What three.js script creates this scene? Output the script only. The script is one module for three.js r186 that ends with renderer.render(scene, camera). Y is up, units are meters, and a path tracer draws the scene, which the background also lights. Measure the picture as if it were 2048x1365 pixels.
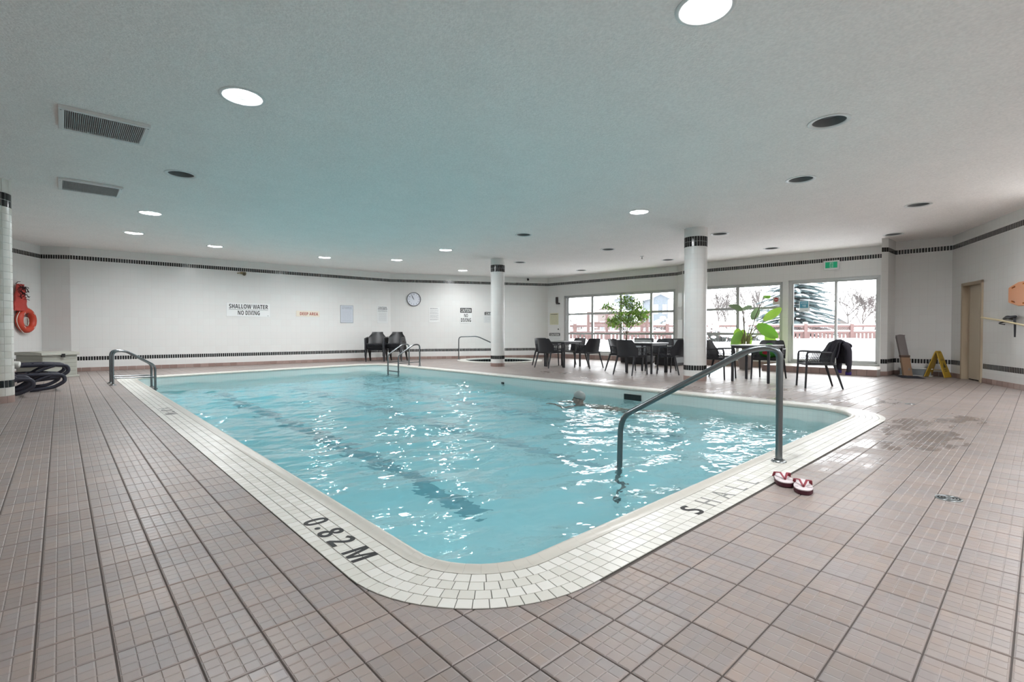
import * as THREE from 'three';
import { RoundedBoxGeometry } from 'three/addons/geometries/RoundedBoxGeometry.js';
import { mergeGeometries, mergeVertices, toCreasedNormals } from 'three/addons/utils/BufferGeometryUtils.js';
import { MarchingCubes } from 'three/addons/objects/MarchingCubes.js';
import { RectAreaLightUniformsLib } from 'three/addons/lights/RectAreaLightUniformsLib.js';

// ------------------------------------------------------------------ camera, sky, exposure
// Plan coordinates: u = world x (along the pool's short side), v = world -z (along its long side), metres.
RectAreaLightUniformsLib.init();
const scene = new THREE.Scene();
const CAM_H = 1.0, FOCAL = 980, HORIZON = 665;
const pitch = Math.atan((682.5 - HORIZON) / FOCAL), heading = Math.atan((2087 - 1024) / (FOCAL / Math.cos(pitch)));
const camera = new THREE.PerspectiveCamera(2 * Math.atan(682.5 / FOCAL) * 180 / Math.PI, 2048 / 1365, 0.05, 400);
camera.position.set(0, CAM_H, 0);
camera.lookAt(Math.cos(heading) * Math.cos(pitch), CAM_H - Math.sin(pitch), -Math.sin(heading) * Math.cos(pitch));
const renderer = new THREE.WebGLRenderer({ antialias: true });
renderer.toneMapping = THREE.LinearToneMapping;
renderer.toneMappingExposure = 1.7;
renderer.shadowMap.enabled = true;
scene.background = new THREE.Color(4.8, 4.9, 5.0);   // bright overcast winter sky, even all round
const LAMP_NITS = 235;                                  // each lit downlight

// ------------------------------------------------------------------ helpers
let seed = 20240117;
const rnd = () => { seed = (seed * 1664525 + 1013904223) >>> 0; return seed / 4294967296; };
const rr = (a, b) => a + (b - a) * rnd();
const V3 = (x, y, z) => new THREE.Vector3(x, y, z);
const P = (u, y, v) => new THREE.Vector3(u, y, -v);
const lerp = (a, b, t) => a + (b - a) * t;
const smooth = (a, b, x) => { const t = Math.min(1, Math.max(0, (x - a) / (b - a))); return t * t * (3 - 2 * t); };
const taken = new Map();
const numbered = (n) => { const k = taken.get(n) ?? 0; taken.set(n, k + 1); return k ? n + '_' + String(k).padStart(3, '0') : n; };
function shade(o) { o.castShadow = true; o.receiveShadow = true; return o; }
function part(name, geo, mat, parent) { const m = shade(new THREE.Mesh(geo, mat)); m.name = name; parent.add(m); return m; }
function tag(o, label, category, group) { o.userData.label = label; o.userData.category = category; if (group) o.userData.group = group; return o; }
function thing(name, label, category, pos = [0, 0, 0], turn = 0, group) {
  const o = new THREE.Group(); o.name = numbered(name); o.position.set(...pos); o.rotation.y = turn; scene.add(o);
  return tag(o, label, category, group);
}
function single(name, geo, mat, label, category, group) { const m = shade(new THREE.Mesh(geo, mat)); m.name = numbered(name); scene.add(m); return tag(m, label, category, group); }
function structure(name, label, geo, mat) {
  const o = geo ? shade(new THREE.Mesh(geo, mat)) : new THREE.Group();
  o.name = numbered(name); o.userData.kind = 'structure'; o.userData.label = label; scene.add(o); return o;
}
function copyThing(o, label, pos, turn) { const c = o.clone(); c.name = numbered(o.name.replace(/_\d{3}$/, '')); c.userData = { ...o.userData, label }; c.position.set(...pos); c.rotation.y = turn; scene.add(c); return c; }
const box = (w, h, d, x = 0, y = 0, z = 0, rx = 0, ry = 0, rz = 0) => { const g = new THREE.BoxGeometry(w, h, d); if (rx || ry || rz) g.applyMatrix4(new THREE.Matrix4().makeRotationFromEuler(new THREE.Euler(rx, ry, rz))); return g.translate(x, y, z); };
const rbox = (w, h, d, r, x = 0, y = 0, z = 0, rx = 0, ry = 0, rz = 0, seg = 2) => { const g = new RoundedBoxGeometry(w, h, d, seg, Math.min(r, w / 2.01, h / 2.01, d / 2.01)); if (rx || ry || rz) g.applyMatrix4(new THREE.Matrix4().makeRotationFromEuler(new THREE.Euler(rx, ry, rz))); return g.translate(x, y, z); };
const cyl = (r0, r1, h, x, y, z, seg = 20) => new THREE.CylinderGeometry(r0, r1, h, seg).translate(x, y, z);
function merge(list) { const l = list.map((g) => { const k = g.index ? g.toNonIndexed() : g.clone(); for (const n of Object.keys(k.attributes)) if (!['position', 'normal', 'uv'].includes(n)) k.deleteAttribute(n); if (!k.attributes.uv) k.setAttribute('uv', new THREE.BufferAttribute(new Float32Array(k.attributes.position.count * 2), 2)); return k; }); return mergeGeometries(l); }
function rounded(pts, bend = 0.06, n = 6) {   // a polyline with its corners rounded
  const out = [pts[0].clone()];
  for (let i = 1; i < pts.length - 1; i++) {
    const a = pts[i - 1], b = pts[i], c = pts[i + 1], bd = Math.min(bend, a.distanceTo(b) * 0.49, c.distanceTo(b) * 0.49);
    const p0 = b.clone().addScaledVector(a.clone().sub(b).normalize(), bd), p2 = b.clone().addScaledVector(c.clone().sub(b).normalize(), bd);
    for (let k = 0; k <= n; k++) { const t = k / n; out.push(p0.clone().multiplyScalar((1 - t) ** 2).addScaledVector(b, 2 * t * (1 - t)).addScaledVector(p2, t * t)); }
  }
  out.push(pts.at(-1).clone());
  return out;
}
// a swept tube along points; radius may be a function of t; flat = ratio of the second radius
function sweep(pts, r, rad = 10, { caps = true, flat = 1 } = {}) {
  const n = pts.length, pos = [], uv = [], idx = [], rf = typeof r === 'function' ? r : () => r;
  let nrm = null, prevT = null, len = 0;
  for (let i = 0; i < n; i++) {
    const T = (i === 0 ? pts[1].clone().sub(pts[0]) : i === n - 1 ? pts[n - 1].clone().sub(pts[n - 2]) : pts[i + 1].clone().sub(pts[i - 1])).normalize();
    if (!nrm) { nrm = Math.abs(T.y) < 0.9 ? V3(0, 1, 0) : V3(1, 0, 0); nrm.addScaledVector(T, -nrm.dot(T)).normalize(); }
    else { nrm.applyQuaternion(new THREE.Quaternion().setFromUnitVectors(prevT, T)); nrm.addScaledVector(T, -nrm.dot(T)).normalize(); }
    prevT = T; const B = T.clone().cross(nrm); if (i) len += pts[i].distanceTo(pts[i - 1]);
    const R = rf(i / (n - 1));
    for (let k = 0; k <= rad; k++) { const a = k / rad * Math.PI * 2, c = Math.cos(a) * R * flat, s = Math.sin(a) * R; pos.push(pts[i].x + nrm.x * c + B.x * s, pts[i].y + nrm.y * c + B.y * s, pts[i].z + nrm.z * c + B.z * s); uv.push(k / rad, len); }
  }
  for (let i = 0; i < n - 1; i++) for (let k = 0; k < rad; k++) { const a = i * (rad + 1) + k, b = a + rad + 1; idx.push(a, a + 1, b, b, a + 1, b + 1); }
  if (caps) for (const [i, flip] of [[0, true], [n - 1, false]]) {
    const c = pos.length / 3; pos.push(pts[i].x, pts[i].y, pts[i].z); uv.push(0, 0);
    for (let k = 0; k < rad; k++) { const a = i * (rad + 1) + k; flip ? idx.push(c, a + 1, a) : idx.push(c, a, a + 1); }
  }
  const g = new THREE.BufferGeometry(); g.setAttribute('position', new THREE.Float32BufferAttribute(pos, 3)); g.setAttribute('uv', new THREE.Float32BufferAttribute(uv, 2)); g.setIndex(idx); g.computeVertexNormals();
  return g;
}
const pipe = (pts, r, bend = 0.06, rad = 10) => sweep(rounded(pts, bend), r, rad);
const lathe = (prof, seg = 28) => new THREE.LatheGeometry(prof.map(([x, y]) => new THREE.Vector2(x, y)), seg);
// a surface f(s,t) -> Vector3 with thickness along its normals, closed
function shell(f, ns, nt, th) {
  const at = [], nor = [];
  for (let i = 0; i <= ns; i++) for (let j = 0; j <= nt; j++) at.push(f(i / ns, j / nt));
  const id = (i, j) => i * (nt + 1) + j;
  for (let i = 0; i <= ns; i++) for (let j = 0; j <= nt; j++) {
    const a = at[id(Math.min(i + 1, ns), j)].clone().sub(at[id(Math.max(i - 1, 0), j)]), b = at[id(i, Math.min(j + 1, nt))].clone().sub(at[id(i, Math.max(j - 1, 0))]);
    nor.push(a.cross(b).normalize());
  }
  const pos = [], uv = [], idx = [], N = at.length;
  for (const s of [0.5, -0.5]) at.forEach((p, k) => { const q = p.clone().addScaledVector(nor[k], th * s); pos.push(q.x, q.y, q.z); uv.push(Math.floor(k / (nt + 1)) / ns, (k % (nt + 1)) / nt); });
  for (let i = 0; i < ns; i++) for (let j = 0; j < nt; j++) { const a = id(i, j), b = id(i + 1, j), c = id(i + 1, j + 1), d = id(i, j + 1); idx.push(a, b, c, a, c, d, N + a, N + c, N + b, N + a, N + d, N + c); }
  const edge = (a, b) => idx.push(a, N + a, b, b, N + a, N + b);
  for (let i = 0; i < ns; i++) { edge(id(i, 0), id(i + 1, 0)); edge(id(i + 1, nt), id(i, nt)); }
  for (let j = 0; j < nt; j++) { edge(id(0, j + 1), id(0, j)); edge(id(ns, j), id(ns, j + 1)); }
  const g = new THREE.BufferGeometry(); g.setAttribute('position', new THREE.Float32BufferAttribute(pos, 3)); g.setAttribute('uv', new THREE.Float32BufferAttribute(uv, 2)); g.setIndex(idx);
  return toCreasedNormals(g, 0.7);
}
// noise
const hash = (x, y, s = 0) => { let h = (x * 374761393 + y * 668265263 + s * 974634777) | 0; h = Math.imul(h ^ (h >>> 13), 1274126177); return ((h ^ (h >>> 16)) >>> 0) / 4294967296; };
function vnoise(x, y, s = 0, per = 0) {
  const xi = Math.floor(x), yi = Math.floor(y), fx = x - xi, fy = y - yi, u = fx * fx * (3 - 2 * fx), v = fy * fy * (3 - 2 * fy), w = (k) => per ? ((k % per) + per) % per : k;
  return lerp(lerp(hash(w(xi), w(yi), s), hash(w(xi + 1), w(yi), s), u), lerp(hash(w(xi), w(yi + 1), s), hash(w(xi + 1), w(yi + 1), s), u), v);
}
const fbm = (x, y, s = 0, oct = 4, per = 0) => { let a = 0.5, t = 0, n = 0; for (let i = 0; i < oct; i++) { t += a * vnoise(x, y, s + i * 17, per); n += a; x *= 2; y *= 2; per *= 2; a *= 0.5; } return t / n; };
function dataTex(w, h, f, { srgb = false, repeat = true } = {}) {
  const d = new Uint8Array(w * h * 4);
  for (let y = 0; y < h; y++) for (let x = 0; x < w; x++) { const c = f(x / w, y / h, x, y), o = (y * w + x) * 4; d[o] = Math.max(0, Math.min(255, c[0] * 255)); d[o + 1] = Math.max(0, Math.min(255, c[1] * 255)); d[o + 2] = Math.max(0, Math.min(255, c[2] * 255)); d[o + 3] = 255; }
  const t = new THREE.DataTexture(d, w, h); t.magFilter = THREE.LinearFilter; t.minFilter = THREE.LinearMipmapLinearFilter; t.generateMipmaps = true;
  if (repeat) t.wrapS = t.wrapT = THREE.RepeatWrapping; if (srgb) t.colorSpace = THREE.SRGBColorSpace; t.needsUpdate = true; return t;
}
function canvasTex(w, h, draw) { const c = document.createElement('canvas'); c.width = w; c.height = h; const x = c.getContext('2d'); draw(x, w, h); const t = new THREE.CanvasTexture(c); t.colorSpace = THREE.SRGBColorSpace; t.anisotropy = 8; return t; }
const mat = (color, roughness = 0.6, extra = {}) => new THREE.MeshStandardMaterial({ color, roughness, ...extra });
const phys = (color, roughness = 0.6, extra = {}) => new THREE.MeshPhysicalMaterial({ color, roughness, ...extra });
// how many pixels wide a thing of a size is from the camera's place
const fwd = V3(Math.cos(heading), 0, -Math.sin(heading));
const pixels = (u, y, v, size) => { const d = P(u, y, v).sub(camera.position), z = d.dot(fwd); return z > 0.2 ? size * FOCAL / z : 0; };
const inFrame = (u, v, margin = 80) => { const d = P(u, 0, v).sub(camera.position), z = d.dot(fwd), x = d.x * Math.sin(heading) + d.z * Math.cos(heading); return z > 0.25 && Math.abs(x / z) * FOCAL < 1024 + margin && FOCAL * CAM_H / z < 690 + margin; };

// ------------------------------------------------------------------ shell: measures
const CEIL = 3.15, WATER = -0.2;
const TU0 = 0.113, TU = 0.1845, TV0 = 0.431, TV = 0.1895;      // the floor tile grid
const POOL = [[1.18, 1.53, 0.37], [7.42, 1.53, 0.62], [7.42, 14.32, 0.6], [1.18, 13.45, 0.42]];   // inner edge: corner, radius
const COPE = 0.33, ROW = 0.0625;
const SPA = { u: 11.4, v: 13.0, r: 1.2, rim: 0.3 };
const ROOM = [[-3, -3.2], [-3, 12.02], [-0.34, 16.95], [0.2, 16.62], [8.89, 16.18], [14.3, 13.4], [14.69, 8.04], [14.5, 7.75], [14.97, 2.45], [14.6, 2.41], [14.69, 1.4], [12.2, 0.25], [8, -1.69], [8, -3.2]];
const inside = (poly, x, y) => { let c = false; for (let i = 0, j = poly.length - 1; i < poly.length; j = i++) { const [xi, yi] = poly[i], [xj, yj] = poly[j]; if ((yi > y) !== (yj > y) && x < (xj - xi) * (y - yi) / (yj - yi) + xi) c = !c; } return c; };
// pool edge as straight runs and arcs, walked anticlockwise in (u, v)
const RUNS = (() => {
  const n = POOL.length, runs = [], fil = POOL.map(([x, y, r], i) => {
    const [ax, ay] = POOL[(i + n - 1) % n], [bx, by] = POOL[(i + 1) % n];
    const l1 = Math.hypot(x - ax, y - ay), l2 = Math.hypot(bx - x, by - y), d1 = [(x - ax) / l1, (y - ay) / l1], d2 = [(bx - x) / l2, (by - y) / l2];
    const phi = Math.atan2(d1[0] * d2[1] - d1[1] * d2[0], d1[0] * d2[0] + d1[1] * d2[1]), t = r * Math.tan(phi / 2);
    return { s: [x - d1[0] * t, y - d1[1] * t], e: [x + d2[0] * t, y + d2[1] * t], c: [x - d1[0] * t - d1[1] * r, y - d1[1] * t + d1[0] * r], r, phi };
  });
  for (let i = 0; i < n; i++) { const f = fil[i], g = fil[(i + 1) % n]; runs.push({ arc: true, c: f.c, r: f.r, a0: Math.atan2(f.s[1] - f.c[1], f.s[0] - f.c[0]), phi: f.phi }); runs.push({ arc: false, a: f.e, b: g.s }); }
  return runs;
})();
const runLength = (q, d) => q.arc ? (q.r + d) * q.phi : Math.hypot(q.b[0] - q.a[0], q.b[1] - q.a[1]);
function runAt(q, t, d) {   // a point at share t of a run, d outward of the pool's edge
  if (q.arc) { const a = q.a0 + q.phi * t; return [q.c[0] + Math.cos(a) * (q.r + d), q.c[1] + Math.sin(a) * (q.r + d)]; }
  const l = runLength(q), x = (q.b[0] - q.a[0]) / l, y = (q.b[1] - q.a[1]) / l;
  return [lerp(q.a[0], q.b[0], t) + y * d, lerp(q.a[1], q.b[1], t) - x * d];
}
const outline = (d, arcN = 16) => RUNS.flatMap((q) => Array.from({ length: q.arc ? arcN : 1 }, (_, k) => runAt(q, q.arc ? k / arcN : 0, d)));
const circle = (u, v, r, n = 48) => Array.from({ length: n }, (_, k) => [u + Math.cos(k / n * Math.PI * 2) * r, v + Math.sin(k / n * Math.PI * 2) * r]);
const shapeOf = (pts) => new THREE.Shape(pts.map(([u, v]) => new THREE.Vector2(u, v)));
const pathOf = (pts) => new THREE.Path(pts.map(([u, v]) => new THREE.Vector2(u, v)));
const flatExtrude = (shape, y0, y1, curveSegments = 24) => new THREE.ExtrudeGeometry(shape, { depth: y1 - y0, bevelEnabled: false, curveSegments }).rotateX(-Math.PI / 2).translate(0, y0, 0);
const OUTER = outline(COPE);
// floor map coordinates
const MAPU = (u) => (u + 3.5) / 20, MAPV = (v) => (v + 3.5) / 21;
function slab(c, yt, yb, ch) {   // a four-cornered tile, corners anticlockwise in (u, v): top, worn edge, sides
  const cu = c.reduce((a, p) => a + p[0], 0) / 4, cv = c.reduce((a, p) => a + p[1], 0) / 4;
  const top = c.map(([u, v]) => { const du = cu - u, dv = cv - v, l = Math.hypot(du, dv); return [u + du / l * ch * 1.4, yt, v + dv / l * ch * 1.4]; });
  const mid = c.map(([u, v]) => [u, yt - ch, v]), bot = c.map(([u, v]) => [u, yb, v]), pos = [], uv = [], uv1 = [], q = [[0, 0], [1, 0], [1, 1], [0, 1]];
  const tri = (...l) => l.forEach(([p, k]) => { pos.push(p[0], p[1], -p[2]); uv.push(...q[k]); uv1.push(MAPU(p[0]), MAPV(p[2])); });
  tri([top[0], 0], [top[1], 1], [top[2], 2]); tri([top[0], 0], [top[2], 2], [top[3], 3]);
  for (let i = 0; i < 4; i++) { const j = (i + 1) % 4; for (const [A, B] of [[top, mid], [mid, bot]]) { tri([A[i], i], [B[i], i], [B[j], j]); tri([A[i], i], [B[j], j], [A[j], j]); } }
  const g = new THREE.BufferGeometry(); g.setAttribute('position', new THREE.Float32BufferAttribute(pos, 3)); g.setAttribute('uv', new THREE.Float32BufferAttribute(uv, 2)); g.setAttribute('uv1', new THREE.Float32BufferAttribute(uv1, 2)); g.computeVertexNormals();
  return g;
}

// ------------------------------------------------------------------ materials of the shell
// quarry tile: four by four pressed pads with grooves between
const padTex = dataTex(256, 256, (x, y) => { const e = (t) => { const f = (t * 4) % 1, d = Math.min(f, 1 - f); return smooth(0.015, 0.075, d); }; const h = 0.25 + 0.7 * e(x) * e(y) + 0.05 * (hash(x * 256 | 0, y * 256 | 0, 3) - 0.5); return [h, h, h]; });
// places where water stands on the deck: [u, v, radius u, radius v, strength]
const WETS = [[4.85, 1.2, 0.9, 0.36, 1], [5.7, 0.75, 1.1, 0.34, 0.9], [4.35, 1.25, 0.5, 0.22, 0.9], [6.8, 1.0, 0.8, 0.3, 0.7], [7.7, 2.6, 0.5, 0.9, 0.8], [8.1, 4.0, 0.55, 0.8, 0.7], [8.3, 6.2, 0.5, 0.9, 0.6], [7.4, 0.62, 0.7, 0.3, 0.6], [8.6, 1.7, 0.6, 0.4, 0.7], [9.2, 3.0, 0.5, 0.5, 0.5], [9.0, 8.2, 0.6, 0.7, 0.4]];
const wetAt = (u, v) => { let w = 0; for (const [a, b, ru, rv, k] of WETS) { const d = Math.hypot((u - a) / ru, (v - b) / rv); if (d < 1.6) w = Math.max(w, k * smooth(0.3, -0.3, d - 0.35 - 2.4 * (fbm(u * 4.2, v * 9.5, 5, 5) - 0.45))); } return w; };
const floorTex = dataTex(1536, 1536, (x, y) => {
  const u = x * 20 - 3.5, v = y * 21 - 3.5, iu = Math.floor((u - TU0) / TU), iv = Math.floor((v - TV0) / TV), cu = Math.floor((u - TU0) / TU * 4), cv = Math.floor((v - TV0) / TV * 4);
  const t = hash(iu, iv, 1), c = hash(cu, cv, 2), big = fbm(u * 0.7, v * 0.7, 9, 3);
  let k = 0.93 + 0.07 * (t - 0.5) + 0.03 * (c - 0.5) + 0.1 * (big - 0.5), warm = 0.02 * (hash(iu, iv, 7) - 0.5) + 0.035 * (hash(cu, cv, 8) - 0.5);
  const w = wetAt(u, v); k *= 1 - 0.13 * w; warm += 0.015 * w;
  return [0.632 * k * (1 + warm), 0.585 * k, 0.562 * k * (1 - warm)];
}, { srgb: true });
const floorRough = dataTex(768, 768, (x, y) => { const u = x * 20 - 3.5, v = y * 21 - 3.5, r = lerp(0.37 + 0.12 * (fbm(u * 3, v * 3, 21, 3) - 0.5), 0.07, wetAt(u, v)); return [r, r, r]; });
floorTex.channel = 1; floorRough.channel = 1;
const M = {
  tile: mat(0xffffff, 1, { map: floorTex, roughnessMap: floorRough, bumpMap: padTex, bumpScale: 0.0024 }),
  grout: mat(0x57504c, 0.85),
  white: [mat(0xdad8d0, 0.32), mat(0xd3d1c8, 0.34), mat(0xdfddd6, 0.3)],
  whiteGrout: mat(0x5d5c56, 0.8),
  nosing: mat(0xc6c2b8, 0.3),
  ink: mat(0x161616, 0.55), inkWorn: mat(0x868682, 0.6),
  black: mat(0x17181a, 0.16), blackAlt: mat(0x24262a, 0.2),
  pink: [mat(0x9a837b, 0.4), mat(0x927a72, 0.42), mat(0xa28b83, 0.4)],
  steel: mat(0x797e80, 0.28, { metalness: 1 }),
  steelDark: mat(0x8c9090, 0.3, { metalness: 1 }),
  frameWhite: mat(0xd9d9d6, 0.4),
  plastic: mat(0xdedfdd, 0.45),
};
// white glazed wall tile 15 x 20 cm: faint joints
const jointTex = dataTex(128, 128, (x, y) => { const e = smooth(0.006, 0.022, Math.min(x, 1 - x)) * smooth(0.005, 0.017, Math.min(y, 1 - y)); return [e, e, e]; });
const wallTex = dataTex(512, 512, (x, y) => { const f = (t, n) => { const q = (t * n) % 1; return Math.min(q, 1 - q); }, e = smooth(0.006, 0.02, f(x, 4)) * smooth(0.005, 0.016, f(y, 4)), t = hash(x * 4 | 0, y * 4 | 0, 4), k = (0.885 + 0.01 * (t - 0.5)) * lerp(0.965, 1, e); return [k, k * 0.998, k * 0.985]; }, { srgb: true });
wallTex.repeat.set(1 / 0.6, 1 / 0.8); const jointBump = jointTex; jointBump.repeat.set(1 / 0.15, 1 / 0.2);
M.wall = mat(0xffffff, 0.22, { map: wallTex, bumpMap: jointBump, bumpScale: 0.0006 });
const stipTex = dataTex(512, 512, (x, y, i, j) => { const h = 0.5 * fbm(x * 96, y * 96, 31, 2, 96) + 0.5 * vnoise(x * 200, y * 200, 33, 200); return [h, h, h]; });
stipTex.repeat.set(1 / 1.6, 1 / 1.6);
const ceilTex = dataTex(512, 512, (x, y) => { const k = 0.96 + 0.02 * (fbm(x * 8, y * 8, 41, 4, 8) - 0.5) + 0.05 * (vnoise(x * 170, y * 170, 43, 170) - 0.5); return [k, k * 0.98, k * 0.965]; }, { srgb: true });
ceilTex.repeat.set(1 / 2.6, 1 / 2.6);
M.ceiling = mat(0xffffff, 0.9, { map: ceilTex, bumpMap: stipTex, bumpScale: 0.004 });

// ------------------------------------------------------------------ floor
const floorShape = shapeOf([[-3.3, -3.5], [16.2, -3.5], [16.2, 17.4], [-3.3, 17.4]]);
floorShape.holes.push(pathOf(outline(0.02)), pathOf(circle(SPA.u, SPA.v, SPA.r + 0.02)));
const floor = structure('floor', 'pinkish grey quarry tile pool deck', flatExtrude(floorShape, -0.3, -0.004), M.grout);
function addTiles(parent, list, name, most, mats, restName) {   // the largest in the picture one by one, the others joined
  list.forEach((t) => { t.px = inFrame(t.at[0], t.at[1], 60) ? pixels(t.at[0], 0, t.at[1], 1) : 0; });
  const sorted = [...list].sort((a, b) => b.px - a.px), rest = [];
  sorted.forEach((t, i) => { if (i < most && t.px > 0) part(name, t.geo, mats[t.kind % mats.length], parent); else (rest[t.kind % mats.length] ??= []).push(t.geo); });
  rest.forEach((l, k) => { const r = part(restName, mergeGeometries(l), mats[k], parent); r.userData.kind = 'stuff'; });
}
const PLATFORM = { u0: 13.5, v0: 2.53, v1: 4.98, h: 0.15 };
{
  const list = [], g = 0.0024;
  for (let i = -17; i < 82; i++) for (let j = -19; j < 90; j++) {
    const u0 = TU0 + i * TU, v0 = TV0 + j * TV, u1 = u0 + TU, v1 = v0 + TV, cu = u0 + TU / 2, cv = v0 + TV / 2, cs = [[u0, v0], [u1, v0], [u1, v1], [u0, v1]];
    if (![[cu, cv], ...cs].some(([u, v]) => inside(ROOM, u, v))) continue;
    if (cs.every(([u, v]) => inside(OUTER, u, v) || Math.abs(u - 0.851) < 0.02 && v > 1.88 && v < 13 && u0 > 0.83 || Math.abs(v - 1.189) < 0.02 && u > 1.5 && u < 6.8 && v0 > 1.17)) continue;
    if (cs.every(([u, v]) => Math.hypot(u - SPA.u, v - SPA.v) < SPA.r + SPA.rim - 0.02)) continue;
    if (u0 > PLATFORM.u0 + 0.1 && v0 > PLATFORM.v0 && v1 < PLATFORM.v1) continue;
    const dy = (hash(i, j, 12) - 0.5) * 0.0008;
    list.push({ at: [cu, cv], kind: 0, geo: slab([[u0 + g, v0 + g], [u1 - g, v0 + g], [u1 - g, v1 - g], [u0 + g, v1 - g]], dy, -0.006, 0.0022) });
  }
  addTiles(floor, list, 'floor_tile', 300, [M.tile], 'floor_tiling');
}
// floor drains
function drain(u, v, r, label) {
  const t = thing('floor_drain', label, 'drain', [u, 0.0015, -v], 0, r > 0.05 ? undefined : 'small floor drains');
  part('rim', lathe([[r * 0.86, 0], [r * 0.88, 0.004], [r, 0.0035], [r, -0.004]], 32), M.steelDark, t);
  part('well', new THREE.CylinderGeometry(r * 0.9, r * 0.9, 0.001, 32), mat(0x0c0b0b, 0.9), t);
  for (let k = 1; k < 4; k++) part('grate_ring', new THREE.TorusGeometry(r * 0.22 * k, r * 0.045, 6, 28).rotateX(Math.PI / 2).translate(0, 0.002, 0), M.steelDark, t);
  part('grate_bar', merge([box(r * 1.75, 0.002, 0.006, 0, 0.002, 0), box(0.006, 0.002, r * 1.75, 0, 0.002, 0)]), M.steelDark, t);
}
drain(3.914, 0.372, 0.064, 'round metal floor drain with concentric rings set in the deck tiles');
drain(8.7, 1.25, 0.06, 'small round floor drain beyond the pool corner, the nearer to the pool');

// ------------------------------------------------------------------ pool: coping, basin, water
const coping = structure('pool_coping', 'white mosaic tile border round the swimming pool');
{
  const bed = shapeOf(OUTER); bed.holes.push(pathOf(outline(0.004)));
  part('mortar_bed', flatExtrude(bed, -0.02, 0.0012), M.whiteGrout, coping);
  const list = [];
  for (let k = 0; k < 4; k++) {
    const d1 = COPE - ROW * k - 0.0016, d0 = COPE - ROW * (k + 1) + 0.0016, dm = (d0 + d1) / 2;
    for (const q of RUNS) {
      const l = runLength(q, dm), n = Math.max(1, Math.round(l / ROW)), g = 0.0016 / l;
      for (let i = 0; i < n; i++) {
        const t0 = i / n + g, t1 = (i + 1) / n - g, c = [runAt(q, t0, d1), runAt(q, t1, d1), runAt(q, t1, d0), runAt(q, t0, d0)], m = runAt(q, (t0 + t1) / 2, dm);
        list.push({ at: m, kind: Math.floor(rnd() * 3), geo: slab(c, 0.0042 + rr(-0.0002, 0.0002), -0.004, 0.001) });
      }
    }
  }
  addTiles(coping, list, 'mosaic_tile', 300, M.white, 'mosaic_tiling');
  // rolled edge
  const prof = [[0.0785, 0.002], [0.0785, 0.0042], [0.055, 0.003], [0.036, 0.006], [0.02, 0.0125], [0.006, 0.012], [-0.006, 0.004], [-0.012, -0.01], [-0.01, -0.028], [0.004, -0.036]];
  const edge = [];
  for (const q of RUNS) {
    const l = runLength(q, 0), n = Math.max(1, Math.round(l / (q.arc ? 0.062 : 0.125)));
    for (let i = 0; i < n; i++) {
      const g = 0.0002 / l, pos = [], idx = [];
      for (const t of [i / n + g, (i + 1) / n - g]) for (const [d, y] of prof) { const [u, v] = runAt(q, t, d); pos.push(u, y, -v); }
      const m = prof.length; for (let k = 0; k < m - 1; k++) idx.push(k, m + k, k + 1, k + 1, m + k, m + k + 1);
      const G = new THREE.BufferGeometry(); G.setAttribute('position', new THREE.Float32BufferAttribute(pos, 3)); G.setIndex(idx);
      const c = toCreasedNormals(G, 0.9); c.setAttribute('uv', new THREE.BufferAttribute(new Float32Array(c.attributes.position.count * 2), 2));
      edge.push({ at: runAt(q, (i + 0.5) / n, 0), kind: 0, geo: c });
    }
  }
  addTiles(coping, edge, 'edge_tile', 110, [M.nosing], 'edge_tiling');
}
// painted depth and warning marks
const { FontLoader } = await import('three/addons/loaders/FontLoader.js');
const bold = await new FontLoader().loadAsync('fonts/droid/droid_sans_bold.typeface.json'), regular = await new FontLoader().loadAsync('fonts/droid/droid_sans_regular.typeface.json');
function marking(ch, u, v, alongU, h, font, m) {
  const g = new THREE.ExtrudeGeometry(font.generateShapes(ch, h / 0.72), { depth: 0.0008, bevelEnabled: false, curveSegments: 5 });
  g.computeBoundingBox(); const b = g.boundingBox; g.translate(-(b.min.x + b.max.x) / 2, ch === '.' ? -b.min.y - h / 2 : -(b.min.y + b.max.y) / 2, 0);
  g.rotateX(-Math.PI / 2); if (!alongU) g.rotateY(-Math.PI / 2); g.translate(u, 0.0043, -v);
  part('painted_character', g, m, coping);
}
[['0', 2.578], ['.', 2.482], ['8', 2.388], ['2', 2.256], ['M', 2.068]].forEach(([c, v]) => marking(c, 0.977, v, false, 0.088, bold, M.ink));
[['1', 7.78], ['.', 7.67], ['0', 7.56], ['7', 7.4], ['M', 7.21]].forEach(([c, v]) => marking(c, 0.985, v, false, 0.088, bold, M.ink));
[['S', 2.59, bold, M.ink], ['H', 2.785, regular, M.inkWorn], ['A', 2.975, regular, M.inkWorn], ['L', 3.18, regular, M.inkWorn], ['L', 3.365, regular, M.inkWorn]].forEach(([c, u, f, m]) => marking(c, u, 1.322, true, 0.092, f, m));

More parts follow.
